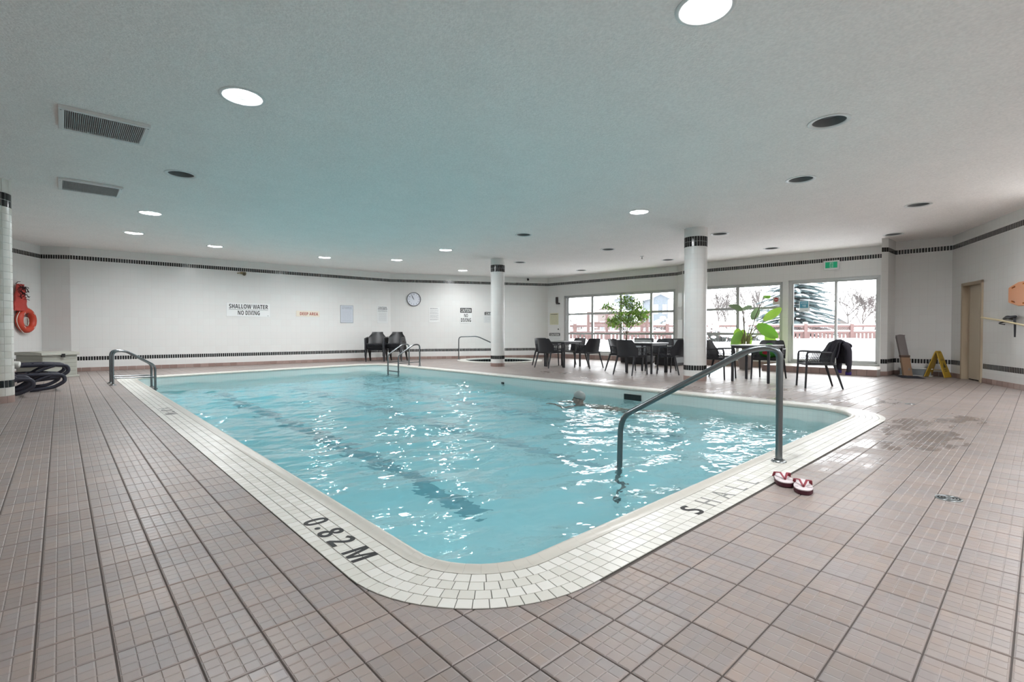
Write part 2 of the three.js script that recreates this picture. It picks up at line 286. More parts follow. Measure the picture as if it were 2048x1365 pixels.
const basinTex = dataTex(256, 256, (x, y) => { const f = (t, n) => { const q = (t * n) % 1; return Math.min(q, 1 - q); }, e = smooth(0.02, 0.05, f(x, 8)) * smooth(0.02, 0.05, f(y, 8)), k = 0.93 * lerp(0.965, 1, e); return [k * 0.985, k, k * 0.985]; }, { srgb: true });
M.poolTile = mat(0xf6faf9, 0.3, { map: basinTex });
M.plaster = mat(0xd4f3f8, 0.7);
M.lane = mat(0x8ab7c3, 0.6); M.laneFaint = mat(0xb4d3dc, 0.6);
const depthAt = (v) => -1.04 - 0.06 * Math.max(0, v - 2);
const basin = structure('swimming_pool', 'white tiled swimming pool basin with dark lane lines');
{
  const pts = outline(0.004, 20); pts.push(pts[0]);
  const pos = [], uv = [], idx = []; let s = 0;
  pts.forEach(([u, v], i) => { if (i) s += Math.hypot(u - pts[i - 1][0], v - pts[i - 1][1]); for (const y of [-0.03, -2.2]) { pos.push(u, y, -v); uv.push(s / 0.5, y / 0.5); } });
  for (let i = 0; i < pts.length - 1; i++) { const a = 2 * i; idx.push(a, a + 2, a + 1, a + 1, a + 2, a + 3); }
  const g = new THREE.BufferGeometry(); g.setAttribute('position', new THREE.Float32BufferAttribute(pos, 3)); g.setAttribute('uv', new THREE.Float32BufferAttribute(uv, 2)); g.setIndex(idx); g.computeVertexNormals();
  part('pool_wall', g, M.poolTile, basin);
  const f = new THREE.PlaneGeometry(6.6, 13.4, 6, 40).rotateX(-Math.PI / 2).translate(4.3, 0, -7.95), p = f.attributes.position;
  for (let i = 0; i < p.count; i++) p.setY(i, depthAt(-p.getZ(i)));
  f.computeVertexNormals(); part('pool_floor', f, M.plaster, basin);
  for (const u of [2.65, 4.3, 5.95]) { const l = new THREE.PlaneGeometry(0.24, 9.6, 1, 30).rotateX(-Math.PI / 2).translate(u, 0, -8.0), q = l.attributes.position; for (let i = 0; i < q.count; i++) q.setY(i, depthAt(-q.getZ(i)) + 0.004); part('lane_line', l, u < 3 ? M.lane : M.laneFaint, basin); }
  // skimmer mouths in the far side wall
  part('skimmer_mouth', box(0.03, 0.1, 0.34, 7.41, -0.15, -4.9), mat(0x1d2a2c, 0.7), basin); part('inlet', box(0.03, 0.04, 0.07, 7.41, -0.16, -8.35), mat(0x1d2a2c, 0.7), basin);
}
// water: one body with a rippled surface
{
  const nu = 230, nv = 460, u0 = 1.0, u1 = 7.6, v0 = 1.35, v1 = 14.5, pos = [], idx = [], uv = [];
  const waves = []; for (let k = 0; k < 34; k++) { const l = 0.11 * Math.pow(1.16, k * 0.5) * rr(0.85, 1.15), a = rr(-1.5, 1.5) + 0.75; waves.push([Math.cos(a) * 2 * Math.PI / l, Math.sin(a) * 2 * Math.PI / l, rr(0, 6.28), 0.0034 * Math.pow(l, 0.95)]); }
  const height = (u, v) => { const wu = u + 0.25 * (fbm(u * 1.1, v * 1.1, 61, 2) - 0.5), wv = v + 0.25 * (fbm(u * 1.1, v * 1.1, 67, 2) - 0.5), amp = 0.45 + 1.1 * fbm(u * 0.45, v * 0.45, 71, 2); let h = 0; for (const [a, b, ph, A] of waves) h += A * Math.sin(a * wu + b * wv + ph); return h * amp; };
  for (let i = 0; i <= nu; i++) for (let j = 0; j <= nv; j++) { const u = lerp(u0, u1, i / nu), v = lerp(v0, v1, j / nv); pos.push(u, WATER + height(u, v), -v); uv.push(u / 1.3, v / 0.9); }
  const id = (i, j) => i * (nv + 1) + j, N = pos.length / 3;
  for (let i = 0; i < nu; i++) for (let j = 0; j < nv; j++) idx.push(id(i, j), id(i + 1, j), id(i + 1, j + 1), id(i, j), id(i + 1, j + 1), id(i, j + 1));
  const rim = []; for (let i = 0; i < nu; i++) rim.push(id(i, 0)); for (let j = 0; j < nv; j++) rim.push(id(nu, j)); for (let i = nu; i > 0; i--) rim.push(id(i, nv)); for (let j = nv; j > 0; j--) rim.push(id(0, j));
  rim.forEach((k) => { pos.push(pos[k * 3], -2.3, pos[k * 3 + 2]); uv.push(0, 0); });
  rim.forEach((k, m) => { const n = (m + 1) % rim.length; idx.push(k, N + m, rim[n], rim[n], N + m, N + n); });
  const c = pos.length / 3; pos.push(4.3, -2.3, -8); uv.push(0, 0); rim.forEach((_, m) => idx.push(N + (m + 1) % rim.length, N + m, c));
  const g = new THREE.BufferGeometry(); g.setAttribute('position', new THREE.Float32BufferAttribute(pos, 3)); g.setAttribute('uv', new THREE.Float32BufferAttribute(uv, 2)); g.setIndex(idx); g.computeVertexNormals();
  const ripple = dataTex(512, 512, (x, y) => { const h = fbm(x * 9 + 0.6 * fbm(x * 4, y * 4, 83, 2, 4), y * 9, 81, 3, 9); return [h, h, h]; });
  const w = structure('pool_water', 'clear rippled turquoise water filling the swimming pool', g, phys(0xffffff, 0.02, { transmission: 1, thickness: 1.2, ior: 1.33, attenuationColor: new THREE.Color(0.6, 0.92, 0.96), attenuationDistance: 2.6, bumpMap: ripple, bumpScale: 0.012 }));
  w.userData.category = 'water';
}
// ------------------------------------------------------------------ spa
{
  const t = structure('hot_tub', 'sunken round hot tub with white rim and black tile band behind the round pillar');
  const ring = shapeOf(circle(SPA.u, SPA.v, SPA.r + SPA.rim)); ring.holes.push(pathOf(circle(SPA.u, SPA.v, SPA.r)));
  part('rim', flatExtrude(ring, -0.01, 0.03), M.white[0], t);
  const at = (g) => g.translate(SPA.u, 0, -SPA.v);
  part('inner_wall', at(new THREE.CylinderGeometry(SPA.r + 0.01, SPA.r + 0.01, 1.05, 48, 1, true).translate(0, -0.52, 0)), M.poolTile, t);
  part('basin_floor', at(new THREE.CylinderGeometry(SPA.r + 0.01, SPA.r + 0.01, 0.04, 48).translate(0, -1.0, 0)), M.plaster, t);
  for (let k = 0; k < 72; k++) { const a = (k + 0.5) / 72 * Math.PI * 2; part('black_tile', box(0.008, 0.1, 2 * Math.PI * SPA.r / 72 - 0.008, SPA.r - 0.002, -0.06, 0).rotateY(a).translate(SPA.u, 0, -SPA.v), M.black, t); }
  const wg = at(new THREE.CylinderGeometry(SPA.r, SPA.r, 0.02, 48).translate(0, -0.16, 0));
  part('water_surface', wg, phys(0xd8f0f2, 0.03, { transmission: 1, thickness: 0, ior: 1.33 }), t);
}

// ------------------------------------------------------------------ walls
const BAND = { w: 0.0525, h: 0.1, hi: 2.89, lo: 0.33 };
const bandGeo = rbox(BAND.w - 0.011, BAND.h, 0.008, 0.001, 0, 0, 0, 0, 0, 0, 1), baseGeos = [0.098].map((h) => rbox(TU - 0.005, h, 0.018, 0.003, 0, 0, 0, 0, 0, 0, 1));
function wallFrame(o, A, B) { o.position.copy(P(A[0], 0, A[1])); o.rotation.y = Math.atan2(B[1] - A[1], B[0] - A[0]); return Math.hypot(B[0] - A[0], B[1] - A[1]); }
// a wall from A to B seen from its room side; x along it, y up, z into the room. bands: [height, from, to]
function wall(side, label, A, B, { holes = [], bands = [], base = [], from = 0, to = null, baseH = 0.1, fine = true } = {}) {
  const w = structure('wall_' + side, label), L = wallFrame(w, A, B), end = to ?? L;
  const s = new THREE.Shape([new THREE.Vector2(from, -0.05), new THREE.Vector2(end, -0.05), new THREE.Vector2(end, CEIL + 0.05), new THREE.Vector2(from, CEIL + 0.05)]);
  for (const [x0, x1, y0, y1] of holes) s.holes.push(new THREE.Path([new THREE.Vector2(x0, y0), new THREE.Vector2(x0, y1), new THREE.Vector2(x1, y1), new THREE.Vector2(x1, y0)]));
  part('tiled_face', new THREE.ExtrudeGeometry(s, { depth: 0.26, bevelEnabled: false }).translate(0, 0, -0.26), M.wall, w);
  const loose = []; let singles = 0;
  for (const [y, x0, x1] of bands) {
    const n = Math.max(1, Math.floor((x1 - x0) / BAND.w));
    for (let k = 0; k < n; k++) {
      const x = x0 + (k + 0.5) * (x1 - x0) / n;
      if (fine && singles < 300) { const m = part('black_tile', bandGeo, rnd() < 0.75 ? M.black : M.blackAlt, w); m.position.set(x, y, -0.0026); singles++; }
      else loose.push(bandGeo.clone().translate(x, y, -0.0026));
    }
  }
  if (loose.length) part('black_tile_band', mergeGeometries(loose), M.black, w).userData.kind = 'stuff';
  if (base.length) {
    const bb = structure('baseboard_' + side, 'pinkish brown tile skirting along the foot of the white wall'); wallFrame(bb, A, B);
    const g = rbox(TU - 0.005, baseH - 0.003, 0.018, 0.003, 0, 0, 0, 0, 0, 0, 1);
    for (const [x0, x1] of base) { const n = Math.max(1, Math.round((x1 - x0) / TU)); for (let k = 0; k < n; k++) { const m = part('skirting_tile', g, M.pink[Math.floor(rnd() * 3)], bb); m.position.set(x0 + (k + 0.5) * (x1 - x0) / n, baseH / 2, 0.006); m.scale.x = (x1 - x0) / n / TU; } }
  }
  return w;
}
const len = (A, B) => Math.hypot(B[0] - A[0], B[1] - A[1]);
const W = { leftOut: [ROOM[0], ROOM[1]], left: [ROOM[1], ROOM[2]], corner: [ROOM[2], ROOM[3]], back: [ROOM[3], ROOM[4]], backRight: [ROOM[4], ROOM[5]], win1: [ROOM[5], ROOM[6]], jog: [ROOM[6], ROOM[7]], win2: [ROOM[7], [14.95, 2.75]], nook: [ROOM[9], ROOM[10]], right: [ROOM[10], ROOM[11]], rightOut: [ROOM[11], ROOM[12]], rear1: [ROOM[12], ROOM[13]], rear2: [ROOM[13], ROOM[0]] };
const both = (l) => [[BAND.hi, 0, l], [BAND.lo, 0, l]];
wall('left', 'white tiled side wall beside the deck', ...W.leftOut, { fine: false });
{ const l = len(...W.left); wall('left_angled', 'white tiled angled wall with the life ring', ...W.left, { bands: [[BAND.hi, l - 2.4, l], [BAND.lo, l - 2.4, l]], base: [[l - 2.4, l]] }); }
{ const l = len(...W.corner); wall('corner', 'short shaded strip of white tiled wall at the corner', ...W.corner, { bands: both(l), base: [[0, l]] }); }
{ const l = len(...W.back); wall('back', 'long white tiled wall with black bands and warning signs', ...W.back, { bands: both(l), base: [[0, l]] }); }
{ const l = len(...W.backRight); wall('back_right', 'angled white tiled wall with the clock', ...W.backRight, { bands: both(l), base: [[0, l]] }); }
const WIN1 = [0.8, 5.3, 0.22, 2.4], WIN2 = [0.5, 2.84, 0.22, 2.4], DOOR = [2.98, 5.02, 0.15, 2.42];
{ const l = len(...W.win1); wall('window', 'white tiled wall round the gridded window', ...W.win1, { holes: [WIN1], bands: [[BAND.hi, 0, l], [BAND.lo, 0, 0.78]], base: [[0, l]], baseH: 0.16, fine: false }); }
{ const l = len(...W.jog); wall('pier', 'white tiled pier between the windows', ...W.jog, { bands: [[BAND.hi, 0, l], [BAND.lo, 0, l]], base: [[0, l]] }); }
wall('patio', 'white tiled wall round the patio door', ...W.win2, { holes: [WIN2, DOOR], bands: [[BAND.hi, 0, 5.05]], base: [[0, 2.75]], from: -0.02, to: 5.35, baseH: 0.16 });
{ const l = len(...W.nook); wall('nook', 'shaded white tiled wall of the corner nook', ...W.nook, { bands: both(l), base: [[0, l]] }); }
const RDOOR = [0.52, 1.4, -0.05, 2.04];
{ const l = len(...W.right); wall('right', 'white tiled angled wall with the beige door', ...W.right, { holes: [[0.56, 1.36, -0.04, 2.0]], bands: [[BAND.hi, 0, l], [BAND.lo, 0, 0.5], [BAND.lo, 1.42, l]], base: [[0, 0.5], [1.42, l]] }); }
{ const l = len(...W.rightOut); wall('right_far', 'white tiled wall past the orange board', ...W.rightOut, { bands: [[BAND.hi, 0, 1.2], [BAND.lo, 0, 1.2]], base: [[0, 1.2]] }); }
wall('rear_side', 'white tiled wall behind the deck', ...W.rear1, { fine: false });
wall('rear', 'white tiled rear wall', ...W.rear2, { fine: false });
// pilaster beside the patio door
{
  const p = structure('wall_pilaster', 'narrow white tiled pilaster beside the patio door');
  const poly = [[13.85, 2.535], [13.94, 2.425], [14.62, 2.40], [15.2, 2.40], [15.2, 2.62]];
  part('tiled_face', flatExtrude(shapeOf(poly), -0.02, CEIL + 0.02), M.wall, p);
  const strip = (A, B, y) => { const l = len(A, B), n = Math.max(1, Math.round(l / BAND.w)), th = Math.atan2(B[1] - A[1], B[0] - A[0]); for (let k = 0; k < n; k++) { const t = (k + 0.5) / n, m = part('black_tile', bandGeo, M.black, p); m.position.copy(P(lerp(A[0], B[0], t), y, lerp(A[1], B[1], t))); m.rotation.y = th; } };
  for (const y of [BAND.hi, BAND.lo]) { strip(poly[0], poly[1], y); strip(poly[1], poly[2], y); }
  const b = structure('baseboard_pilaster', 'pinkish brown tile skirting round the pilaster');
  const g = rbox(0.135, 0.097, 0.018, 0.003); for (const [A, B, n] of [[poly[0], poly[1], 1], [poly[1], poly[2], 5]]) for (let k = 0; k < n; k++) { const t = (k + 0.5) / n, m = part('skirting_tile', g, M.pink[k % 3], b); m.position.copy(P(lerp(A[0], B[0], t), 0.05, lerp(A[1], B[1], t))); m.rotation.y = Math.atan2(B[1] - A[1], B[0] - A[0]); }
}
// raised step inside the patio door
{
  const p = structure('trim_1', 'raised step of pinkish tile under the patio door');
  const poly = [[PLATFORM.u0 + 0.012, PLATFORM.v0], [15.1, PLATFORM.v0], [15.1, PLATFORM.v1], [PLATFORM.u0 + 0.012, PLATFORM.v1]];
  part('step_top', flatExtrude(shapeOf(poly), -0.01, PLATFORM.h), mat(0xcfc9c3, 0.35), p);
  const n = 13, g = rbox((PLATFORM.v1 - PLATFORM.v0) / n - 0.005, PLATFORM.h - 0.004, 0.02, 0.003);
  for (let k = 0; k < n; k++) { const m = part('riser_tile', g, M.pink[Math.floor(rnd() * 3)], p); m.position.copy(P(PLATFORM.u0 + 0.004, PLATFORM.h / 2, PLATFORM.v0 + (k + 0.5) * (PLATFORM.v1 - PLATFORM.v0) / n)); m.rotation.y = Math.PI / 2; }
  for (let k = 0; k < 6; k++) { const m = part('riser_tile', rbox(0.19, PLATFORM.h - 0.004, 0.02, 0.003), M.pink[k % 3], p); m.position.copy(P(PLATFORM.u0 + 0.1 + k * 0.195, PLATFORM.h / 2, PLATFORM.v1 + 0.002)); }
}
// ------------------------------------------------------------------ ceiling with recessed downlights
const LIT = [[3.17, 1.55], [1.25, 4.98], [1.22, 10.93], [1.2, 13.36], [2.87, 14.05], [5.6, 14.0], [7.42, 10.6], [7.62, 4.92], [7.37, 13.04], [10.3, 13.7]];
const DARK = [[1.235, 7.98], [5.79, 1.51], [7.68, 2.34], [10.66, 1.46], [13.47, 2.26], [10.61, 4.82], [13.41, 4.75], [10.46, 7.68], [7.54, 7.8], [10.41, 10.93], [13.28, 7.58], [13.32, 10.89]];
const ADDED_LIT = [[0.5, -1.5], [3.2, -1.6], [5.8, -1.6], [8.3, -0.5], [10.4, -0.12]];   // unseen lit downlights, added to brighten the near deck and right wall
const ceilShape = shapeOf([[-3.3, -3.5], [16.2, -3.5], [16.2, 17.4], [-3.3, 17.4]]);
for (const [u, v] of [...LIT, ...DARK, ...ADDED_LIT]) ceilShape.holes.push(pathOf(circle(u, v, 0.168, 28)));
structure('ceiling', 'flat white stippled ceiling', flatExtrude(ceilShape, CEIL, CEIL + 0.4), M.ceiling);
structure('roof', 'flat roof over the pool hall', box(19.5, 0.1, 20.9, 6.45, CEIL + 0.46, -6.95), mat(0xb0b0b0, 0.9));
const trimGeo = lathe([[0.15, 0.004], [0.152, -0.006], [0.175, -0.01], [0.19, -0.006], [0.192, 0.001], [0.168, 0.002]], 40);
const baffleGeo = lathe(Array.from({ length: 15 }, (_, k) => [0.152 - 0.0022 * k - (k % 2) * 0.0035, 0.002 + 0.0062 * k]), 40);
const lensGeo = lathe([[0.0001, 0.03], [0.05, 0.032], [0.09, 0.038], [0.118, 0.05], [0.124, 0.066]], 36), deepGeo = lathe([[0.0001, 0.05], [0.05, 0.053], [0.09, 0.06], [0.116, 0.075], [0.12, 0.09]], 36);
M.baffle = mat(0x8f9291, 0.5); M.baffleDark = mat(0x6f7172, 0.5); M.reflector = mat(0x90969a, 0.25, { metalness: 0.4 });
M.lens = new THREE.MeshStandardMaterial({ color: 0xffffff, roughness: 0.4, emissive: new THREE.Color(1, 0.99, 0.96), emissiveIntensity: 3 });
const protoLit = thing('ceiling_downlight', '', 'downlight'); scene.remove(protoLit);
part('trim_ring', trimGeo, M.plastic, protoLit); part('baffle', baffleGeo, M.baffle, protoLit); part('lens', lensGeo, M.lens, protoLit);
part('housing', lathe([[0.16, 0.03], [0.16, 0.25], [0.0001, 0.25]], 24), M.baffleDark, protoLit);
const protoDark = thing('ceiling_downlight', '', 'downlight'); scene.remove(protoDark);
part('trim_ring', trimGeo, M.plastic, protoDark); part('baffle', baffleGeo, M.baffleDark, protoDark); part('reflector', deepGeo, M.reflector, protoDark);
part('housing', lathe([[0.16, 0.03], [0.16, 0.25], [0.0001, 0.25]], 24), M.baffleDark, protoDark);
taken.delete('ceiling_downlight');
function downlight(proto, u, v, label, group, lit) {
  const d = copyThing(proto, label, [u, CEIL, -v], 0); d.userData.group = group;
  if (lit) { const l = new THREE.RectAreaLight(0xfafcff, LAMP_NITS, 0.22, 0.22); l.position.set(u, CEIL + 0.024, -v); l.lookAt(u, 0, -v); l.name = 'downlight_glow'; scene.add(l); }
}
const litLabels = ['glowing downlight with ribbed baffle above the near pool end', 'glowing downlight beside the ceiling grille over the pool side', 'glowing downlight above the pool ladder next to the storage box', 'glowing downlight nearest the life ring corner', 'glowing downlight over the back pool edge before the shallow water sign', 'glowing downlight over the back pool edge before the deep area sign', 'glowing downlight over the far pool edge level with the hot tub pillar', 'glowing downlight over the far pool edge before the table pillar', 'glowing downlight above the ladder by the stacked black chairs', 'glowing downlight above the hot tub handrail'];
LIT.forEach(([u, v], i) => downlight(protoLit, u, v, litLabels[i], undefined, true));
const darkLabels = ['switched-off downlight in the lit row between the two ceiling grilles', 'switched-off downlight above the near pool edge past the handrail', 'switched-off downlight above the far pool corner towards the patio', 'switched-off downlight over the deck before the beige door', 'switched-off downlight tucked against the pilaster top', 'switched-off downlight right beside the table pillar', 'switched-off downlight above the patio door step', 'switched-off downlight between the leafy tree table and the hot tub table', 'switched-off downlight over the middle of the far pool edge', 'switched-off downlight right beside the hot tub pillar', 'switched-off downlight above the lounge seats by the pier', 'switched-off downlight between the hot tub and the gridded window'];
DARK.forEach(([u, v], i) => downlight(protoDark, u, v, darkLabels[i], undefined, false));
ADDED_LIT.forEach(([u, v]) => downlight(protoLit, u, v, 'unseen added downlight brightening the near deck', 'unseen added downlights over the near deck', true));
// ceiling grilles
[[0.365, 6.635, 'white framed return air grille beside the lit downlight'], [0.36, 9.58, 'white framed return air grille beside the dark downlight']].forEach(([u, v, label]) => {
  const t = thing('ceiling_grille', label, 'grille', [u, CEIL, -v]);
  const w = 0.71, d = 0.67, f = 0.045, h = 0.035;
  part('frame', merge([rbox(w, h, f, 0.006, 0, -h / 2, d / 2 - f / 2), rbox(w, h, f, 0.006, 0, -h / 2, -d / 2 + f / 2), rbox(f, h, d - 2 * f, 0.006, w / 2 - f / 2, -h / 2, 0), rbox(f, h, d - 2 * f, 0.006, -w / 2 + f / 2, -h / 2, 0)]), M.plastic, t);
  part('backing', box(w - 0.06, 0.006, d - 0.06, 0, -0.006, 0), mat(0x4a4d4e, 0.8), t);
  const g = box(0.0035, 0.02, d - 2 * f, 0, 0, 0, 0, 0, 0.5), m = mat(0xb4b7b7, 0.5);
  for (let k = 0; k < 40; k++) part('louvre_blade', g, m, t).position.set(-w / 2 + f + 0.008 + k * (w - 2 * f - 0.016) / 39, -0.022, 0);
  for (const s of [-1, 1]) part('screw', cyl(0.006, 0.006, 0.003, s * (w / 2 - 0.02), -h - 0.001, d / 2 - 0.05, 10), M.steel, t);
});
// ------------------------------------------------------------------ round pillars
function pillar(u, v, r, label, tiles) {
  const t = structure('pillar', label); t.position.copy(P(u, 0, v)); t.userData.category = 'pillar'; t.userData.kind = 'structure';
  const ring = (r0, y0, y1, th, n, mats, name, gap = 0.004, from = 0, to = n) => {
    const a = 2 * Math.PI / n, g = gap / r0 / 2;
    const geo = (() => { const pos = [], idx = []; const S = 3; for (let k = 0; k <= S; k++) { const q = -a / 2 + g + (a - 2 * g) * k / S; for (const [R, y] of [[r0, y0], [r0 + th, y0 + 0.002], [r0 + th, y1 - 0.002], [r0, y1]]) pos.push(Math.cos(q) * R, y, -Math.sin(q) * R); } for (let k = 0; k < S; k++) for (let m = 0; m < 3; m++) { const A = k * 4 + m, B = A + 4; idx.push(A, B, A + 1, A + 1, B, B + 1); } idx.push(0, 1, 2, 0, 2, 3); const e = S * 4; idx.push(e, e + 2, e + 1, e, e + 3, e + 2); const G = new THREE.BufferGeometry(); G.setAttribute('position', new THREE.Float32BufferAttribute(pos, 3)); G.setIndex(idx); return toCreasedNormals(G, 0.6); })();
    for (let k = from; k < to; k++) { const m = part(name, geo, mats[Math.floor(rnd() * mats.length)], t); m.rotation.y = a * (k + 0.5); }
  };
  const col = part('shaft', new THREE.CylinderGeometry(r, r, CEIL + 0.02, 48).translate(0, CEIL / 2, 0), tiles ? M.whiteGrout2 : M.column, t);
  const uv = col.geometry.attributes.uv; for (let i = 0; i < uv.count; i++) uv.setXY(i, uv.getX(i) * 2 * Math.PI * r, uv.getY(i) * CEIL);
  const n = Math.round(2 * Math.PI * r / 0.0525);
  ring(r, BAND.hi + 0.002 - 0.03, BAND.hi + 0.1 - 0.03, 0.004, n, [M.black], 'black_tile', 0.008); ring(r, BAND.hi - 0.102 - 0.03, BAND.hi - 0.002 - 0.03, 0.004, n, [M.black], 'black_tile', 0.008);
  ring(r, 0.22, 0.32, 0.004, n, [M.black], 'black_tile', 0.008); ring(r, 0, 0.1, 0.006, 8, M.pink, 'skirting_tile');
  if (tiles) { const N = 14; for (let k = 0; k < 24; k++) { const y = 0.325 + k * 0.1019; ring(r, y, y + 0.0985, 0.005, N, M.white, 'glazed_tile', 0.0022, 0, N); } ring(r, 0.104, 0.216, 0.005, N, M.white, 'glazed_tile'); ring(r, 2.965, 3.15, 0.005, N, M.white, 'glazed_tile'); }
}
const colTex = wallTex.clone(); colTex.repeat.set(1 / 0.6, 1 / 0.4); const colBump = jointTex.clone(); colBump.repeat.set(1 / 0.15, 1 / 0.1);
M.column = mat(0xffffff, 0.2, { map: colTex, bumpMap: colBump, bumpScale: 0.0015 }); M.whiteGrout2 = mat(0xd6d5d0, 0.6);
pillar(9.73, 4.92, 0.225, 'round white tiled pillar with black tile bands beside the tables', false);
pillar(9.46, 10.88, 0.205, 'round white tiled pillar with black tile bands in front of the hot tub', false);
pillar(-0.72, 10.05, 0.225, 'round white glazed tile pillar beside the stacked sun loungers', true);
// ------------------------------------------------------------------ windows and doors
M.glass = phys(0xffffff, 0.0, { transmission: 1, thickness: 0, ior: 1.45 });
M.frame = mat(0xb9bbba, 0.35); M.frameDoor = mat(0xc2c4c3, 0.35);
function glazing(name, label, line, [x0, x1, y0, y1], xs, ys, fw, m) {
  const t = structure(name, label); wallFrame(t, ...line);
  const X = [x0, ...xs, x1], Y = [y0, ...ys, y1], z = -0.08, d = 0.075;
  part('frame', merge([rbox(x1 - x0, fw, d, 0.005, (x0 + x1) / 2, y1 - fw / 2, z), rbox(x1 - x0, fw, d, 0.005, (x0 + x1) / 2, y0 + fw / 2, z), rbox(fw, y1 - y0, d, 0.005, x0 + fw / 2, (y0 + y1) / 2, z), rbox(fw, y1 - y0, d, 0.005, x1 - fw / 2, (y0 + y1) / 2, z)]), m, t);
  part('window_sill', rbox(x1 - x0 + 0.04, 0.03, 0.2, 0.005, (x0 + x1) / 2, y0 + 0.005, -0.07), M.frameWhite, t);
  for (const x of xs) part('mullion', rbox(fw, y1 - y0, d, 0.005, x, (y0 + y1) / 2, z), m, t);
  for (const y of ys) part('transom', rbox(x1 - x0, fw * 0.85, d * 0.9, 0.005, (x0 + x1) / 2, y, z), m, t);
  for (let i = 0; i < X.length - 1; i++) for (let j = 0; j < Y.length - 1; j++) part('pane', box(X[i + 1] - X[i] - fw * 0.6, Y[j + 1] - Y[j] - fw * 0.6, 0.006, (X[i] + X[i + 1]) / 2, (Y[j] + Y[j + 1]) / 2, z), M.glass, t);
  return t;
}
glazing('window_1', 'large gridded window with slim frames onto the snowy garden', W.win1, WIN1, [0.95, 2.07, 3.27, 4.43], [0.95, 1.69], 0.085, M.frame);
glazing('window_2', 'gridded window with slim frames behind the leafy plant', W.win2, WIN2, [1.64], [0.95, 1.69], 0.085, M.frame);
{ // sliding patio door
  const t = structure('door_1', 'two-panel sliding glass patio door onto the snow'); wallFrame(t, ...W.win2);
  const [x0, x1, y0, y1] = DOOR, mid = 4.08, z = -0.1;
  part('frame', merge([rbox(x1 - x0, 0.05, 0.12, 0.005, (x0 + x1) / 2, y1 - 0.025, z), rbox(x1 - x0, 0.05, 0.12, 0.005, (x0 + x1) / 2, y0 + 0.025, z), rbox(0.07, y1 - y0, 0.12, 0.005, x0 + 0.035, (y0 + y1) / 2, z), rbox(0.05, y1 - y0, 0.12, 0.005, x1 - 0.025, (y0 + y1) / 2, z)]), M.frameDoor, t);
  [[x0 + 0.07, mid + 0.02, z + 0.02], [mid - 0.02, x1 - 0.05, z - 0.02]].forEach(([a, b, zz]) => {
    const f = 0.05, lo = y0 + 0.05, hi = y1 - 0.05, leaf = new THREE.Group(); leaf.name = 'door_leaf'; t.add(leaf);
    part('stile', merge([rbox(f, hi - lo, 0.035, 0.004, a + f / 2, (lo + hi) / 2, zz), rbox(f, hi - lo, 0.035, 0.004, b - f / 2, (lo + hi) / 2, zz), rbox(b - a, 0.07, 0.035, 0.004, (a + b) / 2, lo + 0.035, zz), rbox(b - a, f, 0.035, 0.004, (a + b) / 2, hi - f / 2, zz)]), M.frameDoor, leaf);
    part('pane', box(b - a - f, hi - lo - f, 0.008, (a + b) / 2, (lo + hi) / 2, zz), M.glass, leaf);
  });
  part('handle', rbox(0.02, 0.3, 0.03, 0.006, x0 + 0.1, 1.05, z + 0.055), M.steelDark, t);
}
{ // beige service door
  const t = structure('door_2', 'beige painted door in a matching frame on the angled wall'); wallFrame(t, ...W.right);
  const beige = mat(0xc9bda9, 0.5), edge = mat(0xb3a38c, 0.5), a = RDOOR[0], b = RDOOR[1], h = 2.04;
  part('door_frame', merge([rbox(0.06, h, 0.16, 0.005, a + 0.03, h / 2, -0.05), rbox(0.06, h, 0.16, 0.005, b - 0.03, h / 2, -0.05), rbox(b - a, 0.06, 0.16, 0.005, (a + b) / 2, h - 0.03, -0.05), rbox(0.035, h, 0.05, 0.004, a + 0.075, h / 2, -0.1), rbox(0.035, h, 0.05, 0.004, b - 0.075, h / 2, -0.1)]), edge, t);
  const leaf = part('door_leaf', rbox(b - a - 0.13, h - 0.08, 0.045, 0.004, (a + b) / 2, h / 2 - 0.02, -0.11), beige, t);
  part('name_plate', rbox(0.05, 0.16, 0.004, 0.001, b - 0.17, 1.53, -0.085), mat(0x6b6964, 0.4), leaf);
  part('gap_shade', box(b - a - 0.13, 0.03, 0.02, (a + b) / 2, 0.012, -0.1), mat(0x222120, 0.8), t);  // solid dark strip, standing for the shade under the door leaf
  part('closet_back', box(b - a, h, 0.02, (a + b) / 2, h / 2, -0.25), beige, t);
}

// ------------------------------------------------------------------ signs and fittings on the walls
function onWall(name, label, category, line, s, y, z = 0.004, group) {
  const [A, B] = line, l = len(A, B), du = (B[0] - A[0]) / l, dv = (B[1] - A[1]) / l;
  return thing(name, label, category, [A[0] + du * s + dv * z, y, -(A[1] + dv * s - du * z)], Math.atan2(dv, du), group);
}
function board(t, w, h, tex, { edge = 0xd8d8d6, d = 0.006, rough = 0.4 } = {}) {
  part('backing_board', rbox(w, h, d, 0.003, 0, 0, 0), mat(edge, rough), t);
  part('printed_face', new THREE.PlaneGeometry(w * 0.985, h * 0.985).translate(0, 0, d / 2 + 0.0006), mat(0xffffff, rough, { map: tex }), t);
}
const scribble = (x, x0, x1, y, h, c) => { x.fillStyle = c; let p = x0; while (p < x1) { const w = rr(0.02, 0.09) * (x1 - x0 + 60); x.fillRect(p, y, Math.min(w, x1 - p), h); p += w + rr(3, 7); } };
const fitText = (x, s, cx, y, w, h, font) => { x.save(); x.font = `${font} 100px sans-serif`; const m = x.measureText(s).width; x.translate(cx, y); x.scale(w / m, h / 73); x.textAlign = 'center'; x.fillText(s, 0, 0); x.restore(); };
